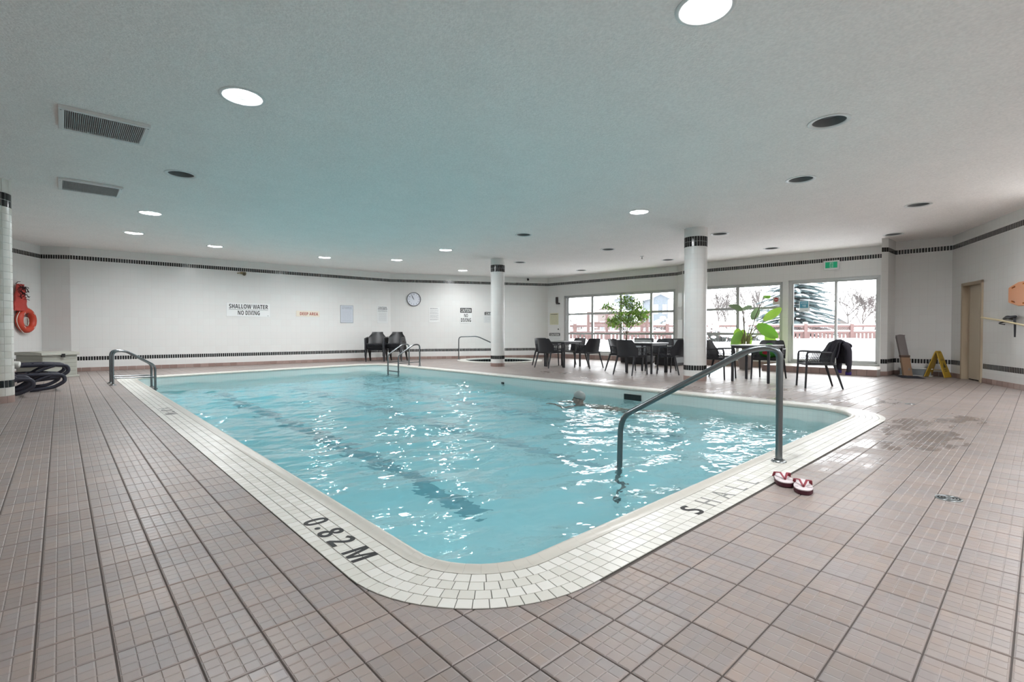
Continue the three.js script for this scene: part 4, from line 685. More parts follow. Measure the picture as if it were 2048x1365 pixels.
{ // paddle-leaved plant
  const base = P(13.6, 0.001, 5.45), t = thing('paddle_leaf_plant', 'tall plant with big paddle leaves in a grey pot by the patio window', 'plant', base.toArray());
  part('pot', lathe([[0.0001, 0.0], [0.14, 0.0], [0.2, 0.33], [0.215, 0.34], [0.215, 0.38], [0.195, 0.38], [0.185, 0.33], [0.0001, 0.33]], 28), mat(0x8d8480, 0.7), t);
  const stemM = mat(0x8a8a58, 0.7), stemDark = mat(0x5f5648, 0.7), D = 13.2;
  const leafM = [phys(0xc3e07e, 0.95, { transmission: 0.5, thickness: 0 }), phys(0xa4cf6a, 0.95, { transmission: 0.5, thickness: 0 }), phys(0xa9bf9c, 0.95, { transmission: 0.4, thickness: 0 })];
  const loc = (px, py, dd) => rayAt(px, py, D + dd).sub(base);
  const stemBundle = []; for (let k = 0; k < 9; k++) { const a = k / 9 * 6.28, x = Math.cos(a) * 0.05, z = Math.sin(a) * 0.05; stemBundle.push(sweep([V3(x, 0.3, z), V3(x * 1.6, 0.62, z * 1.6), V3(x * 2.4, 0.92, z * 2.4)], (q) => 0.026 * (1 - 0.55 * q), 8)); }
  part('stem_sheath', merge(stemBundle), stemM, t);
  // [leaf base px, leaf tip px, depth at base, at tip, half width, colour, side bias, stem colour]
  [[1528, 642, 1562, 612, 0.1, 0.15, 0.13, 0, 0.5, stemM], [1514, 650, 1556, 672, 0.0, -0.2, 0.16, 1, 0.2, stemM], [1533, 668, 1557, 712, 0.1, 0.0, 0.15, 0, -0.2, stemM], [1483, 664, 1463, 692, -0.1, -0.25, 0.12, 1, 0.3, stemM], [1488, 660, 1478, 690, 0.15, 0.1, 0.11, 0, 0, stemM], [1484, 622, 1458, 607, -0.15, -0.35, 0.1, 2, 0.9, stemDark], [1486, 622, 1500, 607, 0.1, 0.45, 0.12, 2, 0.9, stemDark], [1527, 596, 1541, 588, 0.15, 0.2, 0.07, 1, 0.6, stemDark], [1505, 640, 1516, 612, 0.35, 0.5, 0.11, 2, 0.3, stemDark], [1497, 668, 1500, 690, 0.2, 0.3, 0.08, 0, 0.1, stemM], [1478, 658, 1470, 672, 0.2, 0.25, 0.08, 0, 0.1, stemM]].forEach(([bx, by, tx, ty, db, dt, hw, ci, bias, sm]) => {
    const b = loc(bx, by, db), e = loc(tx, ty, dt), dir = e.clone().sub(b), l = Math.max(0.22, dir.length()); dir.normalize();
    const root = V3(b.x * 0.12, 0.75, b.z * 0.12), knee = root.clone().lerp(b, 0.55).add(V3(0, 0.08, 0));
    part('petiole', sweep(rounded([root, knee, b.clone()], 0.15), (q) => 0.013 - 0.005 * q, 6), sm, t);
    const toCam = camera.position.clone().sub(base).sub(b).normalize(), side = dir.clone().cross(toCam).normalize(), nrm = side.clone().cross(dir).normalize();
    side.addScaledVector(nrm, bias).normalize();
    const nn = side.clone().cross(dir).normalize();
    part('paddle_leaf', shell((a, q) => { const s = a * 2 - 1, w = hw * Math.pow(Math.sin(Math.PI * Math.min(0.985, q * 0.95 + 0.04)), 0.6); return b.clone().addScaledVector(dir, l * q).addScaledVector(side, s * w).addScaledVector(nn, 0.3 * w * Math.abs(s) - 0.06 * Math.sin(q * 3)).add(V3(0, -0.05 * q * q, 0)); }, 8, 14, 0.004), leafM[ci], t);
  });
}

// ------------------------------------------------------------------ things by the angled wall near the back
{ // resin deck box
  const dir = [0.89, 0.46], t = thing('storage_box', 'grey beige resin storage box with black latch beside the life ring', 'storage box', P(-0.29, 0.001, 14.45).toArray(), Math.atan2(dir[1], dir[0]));
  const c = mat(0x9fa096, 0.6), lidM = mat(0xa9a99f, 0.55), w = 0.64, d = 0.95, h = 0.5;   // x: short side, -z: long side going back
  part('body', rbox(w, h, d, 0.02, w / 2, h / 2, -d / 2), c, t);
  for (let k = 0; k < 5; k++) { const y = 0.06 + k * 0.088; part('plank_rib', merge([box(w - 0.05, 0.012, 0.006, w / 2, y, 0.001), box(0.006, 0.012, d - 0.05, 0.0, y, -d / 2), box(0.006, 0.012, d - 0.05, w, y, -d / 2)]), mat(0x8d8e84, 0.6), t); }
  const lid = part('lid', shell((a, b) => V3(lerp(-0.025, w + 0.025, a), h + 0.03 + 0.035 * Math.pow(Math.sin(Math.PI * Math.min(1, Math.max(0, b * 0.86 + 0.07))), 0.7) * (0.85 + 0.15 * Math.sin(Math.PI * a)), lerp(0.03, -d - 0.03, b)), 10, 16, 0.03), lidM, t);
  part('lid_rim', merge([rbox(w + 0.06, 0.05, 0.03, 0.01, w / 2, h + 0.02, 0.025), rbox(0.03, 0.05, d + 0.06, 0.01, -0.02, h + 0.02, -d / 2), rbox(0.03, 0.05, d + 0.06, 0.01, w + 0.02, h + 0.02, -d / 2), rbox(w + 0.06, 0.05, 0.03, 0.01, w / 2, h + 0.02, -d - 0.02)]), lidM, lid);
  part('latch', rbox(0.07, 0.08, 0.03, 0.008, w * 0.56, h - 0.01, 0.03), mat(0x141414, 0.4), t);
  part('foot_rim', merge([rbox(w + 0.05, 0.05, 0.03, 0.008, w / 2, 0.026, 0.01), rbox(0.03, 0.05, d + 0.03, 0.008, w + 0.01, 0.026, -d / 2), rbox(0.03, 0.05, d + 0.03, 0.008, -0.01, 0.026, -d / 2)]), lidM, t);
}
{ // life ring
  const t = onWall('life_ring', 'orange ring buoy with white grab rope on the angled wall', 'life ring', W.left, len(...W.left) - 0.68, 1.28, 0.085);
  part('ring', new THREE.TorusGeometry(0.225, 0.072, 18, 48), mat(0xc4432c, 0.45), t);
  for (let k = 0; k < 4; k++) { const a = k * Math.PI / 2 + 0.8; part('band', new THREE.TorusGeometry(0.076, 0.006, 8, 20).rotateY(Math.PI / 2).translate(0.225, 0, 0).rotateZ(a), mat(0xd9d4cf, 0.6), t); }
  const rp = []; for (let k = 0; k <= 48; k++) { const a = k / 48 * Math.PI * 2, r = 0.305 + 0.012 * Math.cos(4 * a); rp.push(V3(Math.cos(a) * r, Math.sin(a) * r, 0.01)); }
  part('grab_rope', sweep(rp, 0.007, 6), mat(0xd6d0c6, 0.8), t);
  const coil = []; for (let k = 0; k <= 40; k++) { const a = k * 0.55; coil.push(V3(0.05 * Math.cos(a) + 0.01 * Math.sin(k), 0.1 * Math.sin(a) - 0.03, 0.02 + 0.002 * Math.sin(k * 1.7))); }
  part('coiled_line', sweep(coil, 0.006, 5), mat(0xbfc2b4, 0.8), t);
  part('hook', pipe([V3(0, 0.24, -0.06), V3(0, 0.16, -0.03), V3(0, 0.14, 0.03), V3(0, 0.17, 0.05)], 0.009, 0.02, 6), M.steelDark, t);
}
{ // red vest with dark straps hanging above the ring
  const t = onWall('life_vest', 'red life vest with dark tangled straps hanging above the ring buoy', 'life vest', W.left, len(...W.left) - 0.86, 1.82, 0.03);
  part('vest', shell((a, b) => { const s = a * 2 - 1; return V3(s * (0.2 - 0.11 * Math.pow(b, 1.4)), -0.32 + 0.62 * b, 0.05 + 0.05 * Math.sin(Math.PI * a) + 0.008 * Math.sin(b * 19)); }, 12, 16, 0.05), mat(0xb9443c, 0.75), t);
  const dark = mat(0x33181f, 0.8); for (let k = 0; k < 26; k++) { const x = rr(-0.14, 0.12), y = rr(-0.1, 0.27), a = rr(-1, 0.6), l = rr(0.05, 0.12), lim = 0.19 - 0.11 * Math.pow(Math.max(0, (y + 0.32) / 0.62), 1.4); const cx = Math.max(-lim, Math.min(lim, x)); part('strap', sweep([V3(cx - Math.cos(a) * l, y - Math.sin(a) * l, 0.125), V3(cx, y + 0.015, 0.145), V3(cx + Math.cos(a) * l, y + Math.sin(a) * l, 0.125)], 0.011, 5, { flat: 0.4 }), dark, t); }
  part('hanger', pipe([V3(0, 0.3, -0.03), V3(0, 0.36, 0.02), V3(0.03, 0.36, 0.05)], 0.008, 0.02, 6), M.steelDark, t);
}
// sun loungers, dark, stacked; their looped foot ends show
const protoLounger = thing('sun_lounger', '', 'sun lounger'); scene.remove(protoLounger); taken.delete('sun_lounger');
{
  const t = protoLounger, navy = mat(0x2c2d3b, 0.45), L = 1.9;   // foot end at x = 0, head towards -x
  for (const s of [-1, 1]) {
    const z = s * 0.31;
    part('side_rail', sweep(rounded([V3(-L, 0.27, z), V3(-0.22, 0.285, z), V3(0.0, 0.26, z), V3(0.02, 0.16, z), V3(-0.12, 0.06, z), V3(-0.42, 0.03, z)], 0.16), 0.021, 8, { flat: 1.4 }), navy, t);
    part('leg_loop', sweep(rounded([V3(-0.15, 0.27, z), V3(-0.34, 0.2, z), V3(-0.5, 0.06, z), V3(-0.62, 0.02, z)], 0.12), 0.022, 8), navy, t);
    part('leg', sweep([V3(-L + 0.25, 0.26, z), V3(-L + 0.2, 0.01, z)], 0.03, 8), navy, t);
    part('wheel', cyl(0.06, 0.06, 0.04, 0, 0, 0, 18).rotateX(Math.PI / 2).translate(-L + 0.02, 0.06, z), navy, t);
  }
  for (let k = 0; k < 12; k++) part('slat', rbox(0.11, 0.016, 0.58, 0.006, -0.2 - k * 0.135, 0.285, 0), navy, t);
  part('end_bar', sweep([V3(0.01, 0.22, -0.31), V3(0.01, 0.22, 0.31)], 0.024, 8), navy, t);
}
copyThing(protoLounger, 'dark navy sun lounger under another one next to the storage box', [0.0, 0.001, -11.75], 0.12);
copyThing(protoLounger, 'dark navy sun lounger resting on top of another beside the storage box', [0.06, 0.16, -11.8], 0.08);
copyThing(protoLounger, 'dark navy sun lounger on the deck tight behind the white pillar', [-0.36, 0.001, -10.95], 0.1);
single('rolled_towel', sweep([P(-0.86, 0.52, 11.2), P(-0.66, 0.5, 11.15), P(-0.49, 0.47, 11.1)], (k) => 0.055 + 0.008 * Math.sin(k * 8), 12), mat(0xd3d2cc, 0.9), 'rolled white towel on the sun loungers behind the pillar', 'towel');
// ------------------------------------------------------------------ the nook and the angled wall with the door
{ // folded cushion leaning on the pilaster
  const t = thing('folded_mattress', 'worn brown folded mattress leaning against the pilaster', 'mattress', P(14.05, 0.001, 2.2).toArray(), face(-0.9, -0.44));
  const g1 = mat(0x77706e, 0.9), g2 = mat(0x94775f, 0.9);
  part('upper_pad', shell((a, b) => { const s = a * 2 - 1; return V3(s * 0.075 + 0.1 - 0.3 * (0.44 + 0.52 * b) * 0.42, 0.42 + 0.52 * b - 0.03 * Math.pow(Math.max(0, b - 0.9) * 10, 2) * s * s, 0.1 - 0.1 * b); }, 8, 14, 0.09), g1, t);
  part('lower_pad', shell((a, b) => { const s = a * 2 - 1; return V3(s * 0.08 + 0.1 - 0.3 * (0.44 * b) * 0.42, 0.02 + 0.44 * b, 0.12 - 0.02 * b); }, 8, 10, 0.1), g2, t);
  part('strap', rbox(0.175, 0.05, 0.12, 0.01, 0.045, 0.46, 0.1), mat(0x5d4c42, 0.9), t);
}
{ const t = thing('metal_bin', 'small grey metal can on the nook floor', 'can', P(14.02, 0.02, 2.06).toArray()); part('body', lathe([[0.0001, 0], [0.075, 0], [0.075, 0.17], [0.08, 0.175], [0.068, 0.18], [0.068, 0.02], [0.0001, 0.02]], 24), mat(0x8a8786, 0.35, { metalness: 0.7 }), t); part('rim_band', lathe([[0.076, 0.13], [0.079, 0.135], [0.076, 0.15]], 24), M.steelDark, t); }
single('dark_cloth', (() => { const g = new THREE.PlaneGeometry(0.75, 0.42, 30, 16).rotateX(-Math.PI / 2), p = g.attributes.position; for (let i = 0; i < p.count; i++) { const x = p.getX(i), z = p.getZ(i), e = Math.max(Math.abs(x) / 0.375, Math.abs(z) / 0.21); p.setY(i, 0.004 + 0.05 * smooth(1, 0.3, e) * fbm(x * 7 + 3, z * 9, 91, 3)); p.setX(i, x + 0.05 * (fbm(z * 9, x * 3, 95, 2) - 0.5)); } g.computeVertexNormals(); return g.rotateY(0.35).translate(13.88, 0, -2.0); })(), mat(0x2a2a33, 0.95, { side: THREE.DoubleSide }), 'crumpled dark cloth on the floor of the nook', 'cloth');
{ const t = thing('low_bench', 'low silver grey bench box against the nook wall', 'bench', P(14.45, 0.001, 1.98).toArray(), Math.PI / 2); part('body', rbox(0.56, 0.15, 0.16, 0.01, 0, 0.085, 0), mat(0x9aa0a3, 0.35, { metalness: 0.5 }), t); part('top_board', rbox(0.62, 0.025, 0.2, 0.008, 0, 0.17, 0), mat(0xdcdcda, 0.4), t); part('plinth', rbox(0.6, 0.02, 0.18, 0.004, 0, 0.011, 0.01), mat(0xd5d5d2, 0.4), t); }
{ // folding wet floor sign
  const t = thing('wet_floor_sign', 'yellow folding wet floor sign standing by the beige door', 'caution sign', P(14.3, 0.001, 1.58).toArray(), face(-0.7, -0.72) + 0.5);
  const y = mat(0xb9962c, 0.5), tex = canvasTex(256, 512, (x, w, h) => { x.fillStyle = '#b9962c'; x.fillRect(0, 0, w, h); x.fillStyle = '#4b4420'; fitText(x, 'CAUTION', w / 2, 130, 190, 50, 'bold'); x.beginPath(); x.moveTo(128, 170); x.lineTo(210, 320); x.lineTo(46, 320); x.fill(); scribble(x, 40, 216, 350, 26, '#4b4420'); scribble(x, 50, 206, 400, 26, '#4b4420'); });
  const h = 0.6, lean = 0.3;
  for (const s of [-1, 1]) {
    const sh = new THREE.Shape([[-0.15, 0], [0.15, 0], [0.1, h - 0.03], [0.07, h], [-0.07, h], [-0.1, h - 0.03]].map(([a, b]) => new THREE.Vector2(a, b))); sh.holes.push(new THREE.Path([[-0.035, h - 0.05], [0.035, h - 0.05], [0.03, h - 0.02], [-0.03, h - 0.02]].map(([a, b]) => new THREE.Vector2(a, b))));
    const g = new THREE.ExtrudeGeometry(sh, { depth: 0.014, bevelEnabled: true, bevelSize: 0.003, bevelThickness: 0.003, bevelSegments: 1 }).translate(0, -h, -0.007).applyMatrix4(new THREE.Matrix4().makeRotationX(s * -lean)).translate(0, h * Math.cos(lean) + 0.01, s * 0.006);
    const p = part('panel', g, y, t);
    if (s > 0) part('print', new THREE.PlaneGeometry(0.19, 0.42).translate(0, -h + 0.27, 0.0115).applyMatrix4(new THREE.Matrix4().makeRotationX(-lean)).translate(0, h * Math.cos(lean) + 0.01, 0.006), mat(0xffffff, 0.5, { map: tex }), p);
  }
  part('spreader', box(0.02, 0.012, 0.24, 0.08, 0.16, 0), mat(0xb9962c, 0.5), t);
}
{ // spine board
  const t = onWall('spine_board', 'orange rescue spine board with hand slots on the angled wall', 'rescue board', W.right, 2.46, 1.66, 0.05);
  const sh = new THREE.Shape([[0, -0.12], [0.03, -0.135], [0.3, -0.2], [1.7, -0.2], [1.82, -0.12], [1.82, 0.12], [1.7, 0.2], [0.3, 0.2], [0.03, 0.135], [0, 0.12]].map(([a, b]) => new THREE.Vector2(a, b)));
  const slot = (x, y, w, r) => { const c = Math.cos(r), s = Math.sin(r); sh.holes.push(new THREE.Path([[-w, -0.016], [w, -0.016], [w, 0.016], [-w, 0.016]].map(([a, b]) => new THREE.Vector2(x + a * c - b * s, y + a * s + b * c)))); };
  slot(0.15, 0.125, 0.06, 0.24); slot(0.15, -0.125, 0.06, -0.24); for (const x of [0.5, 0.85, 1.2, 1.55]) { slot(x, 0.165, 0.07, 0); slot(x, -0.165, 0.07, 0); }
  part('board', new THREE.ExtrudeGeometry(sh, { depth: 0.03, bevelEnabled: true, bevelSize: 0.006, bevelThickness: 0.006, bevelSegments: 2 }).translate(0, 0, -0.015), mat(0xd98a4c, 0.4), t);
  for (const x of [0.6, 1.4]) part('wall_bracket', rbox(0.04, 0.06, 0.06, 0.006, x, -0.22, -0.01), M.steelDark, t);
}
{ // reaching pole with its hook
  const t = onWall('reaching_pole', 'pale wooden reaching pole held by a black wall clip', 'pole', W.right, 2.2, 1.19, 0.07);
  part('pole', sweep([V3(-0.68, 0.1, 0.0), V3(0.1, 0.02, 0.02), V3(1.5, -0.16, 0.04)], 0.017, 10), mat(0xd8c9a2, 0.5), t);
  part('clip', merge([sweep(rounded([V3(0.04, 0.0, -0.07), V3(0.04, -0.02, 0.03), V3(0.1, -0.035, 0.05), V3(0.22, -0.05, 0.03)], 0.03), 0.011, 6)]), mat(0x26262a, 0.45), t);
}
{ const t = onWall('shepherd_hook', 'black double-ended rescue hook head on the wall over the pole', 'rescue hook', W.right, 2.52, 1.245, 0.06), k = mat(0x27282e, 0.45); part('grip', sweep([V3(-0.22, 0.0, 0), V3(-0.08, 0.02, 0.01), V3(0.04, 0.01, 0.02), V3(0.16, 0.03, 0)], (q) => 0.02 + 0.018 * Math.sin(q * 3.1), 10), k, t); part('stem', sweep([V3(0.12, 0.02, 0), V3(0.14, -0.12, 0), V3(0.14, -0.33, 0)], (q) => 0.022 - 0.009 * q, 8), k, t); part('mount', rbox(0.04, 0.06, 0.07, 0.008, 0.02, 0.0, -0.03), k, t); }
// ------------------------------------------------------------------ flip-flops
const protoFlip = thing('flip_flop', '', 'sandal'); scene.remove(protoFlip); taken.delete('flip_flop');
{
  const t = protoFlip, out = []; for (let k = 0; k < 40; k++) { const a = k / 40 * Math.PI * 2, y = Math.sin(a) * 0.128, w = 0.041 + 0.012 * smooth(-0.05, 0.09, y) - 0.004 * smooth(0.0, -0.05, y) * smooth(-0.1, -0.04, y); out.push([Math.sign(Math.cos(a)) * Math.pow(Math.abs(Math.cos(a)), 0.75) * w * 1.05, y]); }
  const sh = new THREE.Shape(out.map(([a, b]) => new THREE.Vector2(a, b)));
  const ex = (d, y) => new THREE.ExtrudeGeometry(sh, { depth: d, bevelEnabled: true, bevelSize: 0.003, bevelThickness: 0.003, bevelSegments: 2 }).rotateX(-Math.PI / 2).translate(0, y, 0);   // toe towards -z
  part('sole', ex(0.02, 0.003), mat(0x471424, 0.6), t);
  part('footbed', ex(0.002, 0.0275), mat(0xffffff, 0.7, { map: (() => { const c = canvasTex(128, 256, (x, w, h) => { x.fillStyle = '#d9cfd0'; x.fillRect(0, 0, w, h); x.strokeStyle = '#4d4a4d'; x.lineWidth = 9; x.beginPath(); x.moveTo(20, 60); x.bezierCurveTo(60, 90, 50, 130, 100, 120); x.stroke(); x.beginPath(); x.moveTo(30, 190); x.bezierCurveTo(70, 170, 70, 210, 110, 190); x.stroke(); }); c.wrapS = c.wrapT = THREE.RepeatWrapping; c.repeat.set(8, 4); return c; })() }), t);
  part('strap', merge([sweep([V3(0, 0.034, -0.07), V3(0.02, 0.068, -0.03), V3(0.044, 0.055, 0.02), V3(0.046, 0.026, 0.04)], (q) => 0.006 + 0.005 * q, 8, { flat: 0.5 }), sweep([V3(0, 0.034, -0.07), V3(-0.02, 0.068, -0.03), V3(-0.044, 0.055, 0.02), V3(-0.046, 0.026, 0.04)], (q) => 0.006 + 0.005 * q, 8, { flat: 0.5 })]), mat(0x92313f, 0.5), t);
  part('toe_post', cyl(0.004, 0.004, 0.02, 0, 0.036, -0.07, 8), mat(0x6b2431, 0.5), t);
}
copyThing(protoFlip, 'dark red and white flip-flop overlapping the white tile border', [3.525, 0.005, -1.165], face(0.86, 0.5));
copyThing(protoFlip, 'dark red and white flip-flop set fully on the pinkish deck tiles', [3.46, 0.002, -1.025], face(0.94, 0.34));

// ------------------------------------------------------------------ swimmer
function blob(f, lo, hi, cell) {   // the surface of a signed distance f within a box
  const size = Math.max(hi.x - lo.x, hi.y - lo.y, hi.z - lo.z), n = Math.ceil(size / cell) + 4, mc = new MarchingCubes(n, new THREE.MeshBasicMaterial(), false, false, 120000), half = size / 2 + 2 * cell, c = lo.clone().add(hi).multiplyScalar(0.5);
  mc.isolation = 0; for (let z = 0; z < n; z++) for (let y = 0; y < n; y++) for (let x = 0; x < n; x++) mc.field[x + y * n + z * n * n] = -f(V3(c.x + (x - n / 2) / (n / 2) * half, c.y + (y - n / 2) / (n / 2) * half, c.z + (z - n / 2) / (n / 2) * half));
  mc.update(); const k = mc.count * 3, g = new THREE.BufferGeometry(), p = new Float32Array(mc.positionArray.slice(0, k));
  for (let i = 0; i < k; i += 3) { p[i] = p[i] * half + c.x; p[i + 1] = p[i + 1] * half + c.y; p[i + 2] = p[i + 2] * half + c.z; }
  g.setAttribute('position', new THREE.BufferAttribute(p, 3)); g.deleteAttribute('normal'); const m = mergeVertices(g, 1e-4); m.computeVertexNormals(); return m;
}
const capsule = (p, a, b, r0, r1) => { const ba = b.clone().sub(a), t = Math.min(1, Math.max(0, p.clone().sub(a).dot(ba) / ba.lengthSq())); return p.distanceTo(a.clone().addScaledVector(ba, t)) - lerp(r0, r1, t); };
const ball = (p, c, rx, ry, rz) => { const q = p.clone().sub(c), k = Math.hypot(q.x / rx, q.y / ry, q.z / rz); return (k - 1) * Math.min(rx, ry, rz); };
const smin = (a, b, k) => { const h = Math.max(k - Math.abs(a - b), 0) / k; return Math.min(a, b) - h * h * k * 0.25; };
{
  const t = thing('person', 'swimmer in a grey cap with the head above the water near the far pool edge', 'person', P(6.5, WATER, 5.37).toArray(), face(-0.35, 0.94));
  // local: +z is where the swimmer looks, the water surface is y = 0
  const skin = mat(0x8d7f76, 0.55), bones = [];
  const B = (a, b, r0, r1) => bones.push([V3(...a), V3(...b), r0, r1]);
  B([0, -0.02, -0.03], [0, -0.12, -0.05], 0.055, 0.06); B([-0.17, -0.17, -0.07], [0.17, -0.17, -0.07], 0.07, 0.07); B([0, -0.18, -0.07], [0, -0.3, -0.4], 0.13, 0.12); B([0, -0.3, -0.4], [0, -0.36, -0.6], 0.12, 0.13);
  for (const s of [-1, 1]) { B([s * 0.18, -0.18, -0.06], [s * 0.34, -0.22, 0.15], 0.055, 0.044); B([s * 0.34, -0.22, 0.15], [s * 0.18, -0.2, 0.38], 0.042, 0.03); B([s * 0.09, -0.36, -0.62], [s * 0.2, -0.46, -0.98], 0.08, 0.058); B([s * 0.2, -0.46, -0.98], [s * 0.16, -0.42, -1.36], 0.056, 0.038); B([s * 0.16, -0.42, -1.36], [s * 0.18, -0.48, -1.52], 0.036, 0.026);
    const w = [s * 0.18, -0.2, 0.38]; B(w, [s * 0.16, -0.2, 0.45], 0.032, 0.034); for (let f = 0; f < 4; f++) B([s * (0.13 + 0.02 * f), -0.2, 0.46], [s * (0.125 + 0.022 * f), -0.215, 0.53 - 0.012 * Math.abs(f - 1.5)], 0.0095, 0.008); B([s * 0.15, -0.2, 0.42], [s * 0.095, -0.21, 0.47], 0.011, 0.009); }
  const body = (p) => { let d = 1e3; for (const [a, b, r0, r1] of bones) d = smin(d, capsule(p, a, b, r0, r1), 0.03); return d; };
  const headC = V3(0, 0.075, 0.0);
  const head = (p) => { let d = smin(ball(p, headC.clone().add(V3(0, 0.02, -0.012)), 0.076, 0.098, 0.097), ball(p, V3(0, 0.0, 0.03), 0.052, 0.062, 0.058), 0.04); d = smin(d, capsule(p, V3(0, 0.075, 0.085), V3(0, 0.038, 0.105), 0.009, 0.014), 0.014); for (const s of [-1, 1]) { d = smin(d, ball(p, V3(s * 0.079, 0.05, -0.008), 0.01, 0.03, 0.018), 0.008); d = Math.max(d, -ball(p, V3(s * 0.031, 0.07, 0.094), 0.015, 0.009, 0.014)); d = smin(d, ball(p, V3(s * 0.031, 0.069, 0.078), 0.012, 0.009, 0.012), 0.004); } d = smin(d, ball(p, V3(0, 0.006, 0.083), 0.024, 0.008, 0.011), 0.008); return smin(d, capsule(p, V3(0, 0, -0.02), V3(0, -0.12, -0.05), 0.052, 0.058), 0.03); };
  const gb = blob(body, V3(-0.45, -0.62, -1.62), V3(0.45, 0.1, 0.62), 0.02), gh = blob(head, V3(-0.12, -0.16, -0.16), V3(0.12, 0.22, 0.16), 0.0055);
  part('body', merge([gb, gh]), skin, t);
  part('swim_cap', new THREE.SphereGeometry(1, 28, 16, 0, Math.PI * 2, 0, Math.PI * 0.56).scale(0.083, 0.106, 0.106).applyMatrix4(new THREE.Matrix4().makeRotationX(-0.32)).translate(0, 0.098, -0.014), mat(0x8f9694, 0.35), t);
  part('goggle_strap', new THREE.TorusGeometry(0.094, 0.006, 8, 36).scale(0.87, 1.05, 1).rotateX(Math.PI / 2 - 0.1).translate(0, 0.078, -0.008), mat(0x30363a, 0.5), t);
}

// ------------------------------------------------------------------ outside: snow, fence, trees, houses
const FU = Math.cos(heading), FV = Math.sin(heading), OUT = (s, d) => [FU * d + FV * s, FV * d - FU * s];   // s across, d deep, seen from the room
const wallU = (v) => v > 13.4 ? 14.3 : v > 8.04 ? lerp(14.69, 14.3, (v - 8.04) / 5.36) : v > 7.75 ? 14.6 : v > 2.4 ? lerp(14.95, 14.5, (v - 2.75) / 5) : 15.25;
M.snow = mat(0xe9ecf0, 0.85);
const snowH = (t, v) => { const near = smooth(0.35, 2.6, t), drift = 0.16 * Math.exp(-((v - 4.4) ** 2) / 1.4) * Math.exp(-((t - 2.2) ** 2) / 1.6) - 0.12 * Math.exp(-((v - 2.4) ** 2) / 1.0) * Math.exp(-((t - 2.0) ** 2) / 2.2); return 0.13 + 0.5 * near + drift + 0.18 * (fbm(t * 0.5 + 3, v * 0.45, 111, 4) - 0.5) * near + 0.1 * smooth(6, 22, t); };
{
  const g = new THREE.PlaneGeometry(1, 1, 90, 150), p = g.attributes.position;
  for (let i = 0; i < p.count; i++) { const a = p.getX(i) + 0.5, b = p.getY(i) + 0.5, v = lerp(-32, 46, b), t = Math.pow(a, 2.2) * 70; p.setXYZ(i, wallU(v) + 0.27 + t, snowH(t, v), -v); }
  g.computeVertexNormals();
  const o = structure('snow_ground', 'deep white snow drifts banked up outside the windows', g, M.snow); o.material.side = THREE.DoubleSide; o.userData.kind = 'stuff'; o.userData.category = 'snow';
}
{ // red timber fence with a lattice top
  const red = mat(0x553f3c, 0.8), t = thing('timber_fence', 'red timber garden fence with lattice top and snow on its rails', 'fence');
  const o = OUT(0, 25); t.position.copy(P(o[0], 0, o[1])); t.rotation.y = Math.atan2(-FU, FV);   // local x across
  const y0 = 0.4, top = 1.36, s0 = 1.6, n = 9, sp = 2.35, start = 14.95 - sp * 5;
  for (let k = 0; k <= n; k++) { const x = start + sp * (k - 1); const q = part('post', rbox(0.17, top - y0 + 0.1, 0.14, 0.01, x, (top + y0) / 2 + 0.05, 0.02), red, t); part('snow_cap', new THREE.SphereGeometry(0.12, 12, 8).scale(1, 0.5, 0.9).translate(x, top + 0.11, 0.02), M.snow, q); }
  for (let k = 0; k < n; k++) {
    const a = start + sp * (k - 1) + 0.085, b = a + sp - 0.17, m = (a + b) / 2, w = b - a;
    for (const [y, h] of [[top - 0.04, 0.11], [top - 0.36, 0.12]]) { const r = part('rail', rbox(w, h, 0.07, 0.006, m, y, 0), red, t); part('snow_cap', sweep([V3(a, y + h / 2 + 0.01, 0.02), V3(m, y + h / 2 + 0.02, 0.02), V3(b, y + h / 2 + 0.01, 0.02)], 0.035, 6), M.snow, r); }
    const sl = []; for (let i = -2; i < 24; i++) for (const s of [-1, 1]) { const x = a + (i + 0.5) * w / 21, h = 0.21, dx = s * h / 2; const x0 = Math.max(a, Math.min(b, x - dx)), x1 = Math.max(a, Math.min(b, x + dx)); if (x1 - x0 < 0.05 && x0 - x1 < 0.05) continue; sl.push(sweep([V3(x0, top - 0.3, s * 0.012), V3(x1, top - 0.3 + h, s * 0.012)], 0.024, 4, { caps: false, flat: 0.4 })); }
    part('lattice', merge(sl), red, t).userData.kind = 'stuff';
    for (let i = 0; i < 11; i++) part('picket', rbox(0.135, 0.62, 0.03, 0.004, a + (i + 0.5) * w / 11, top - 0.72, 0), red, t);
  }
}
{ // arbour
  const red = mat(0x56413e, 0.8), t = thing('garden_arbour', 'red timber arbour frame standing in the snow before the fence', 'arbour'), o = OUT(0, 22.5); t.position.copy(P(o[0], 0, o[1])); t.rotation.y = Math.atan2(-FU, FV);
  for (const x of [3.5, 4.35, 5.95, 6.2]) part('post', rbox(0.12, 1.75, 0.12, 0.01, x, 1.05, 0), red, t);
  for (const y of [1.86, 1.4]) part('beam', rbox(2.9, 0.13, 0.09, 0.01, 4.9, y, 0), red, t);
  part('snow_cap', sweep([V3(3.45, 1.95, 0), V3(4.9, 1.97, 0), V3(6.35, 1.95, 0)], 0.05, 6), M.snow, t);
}
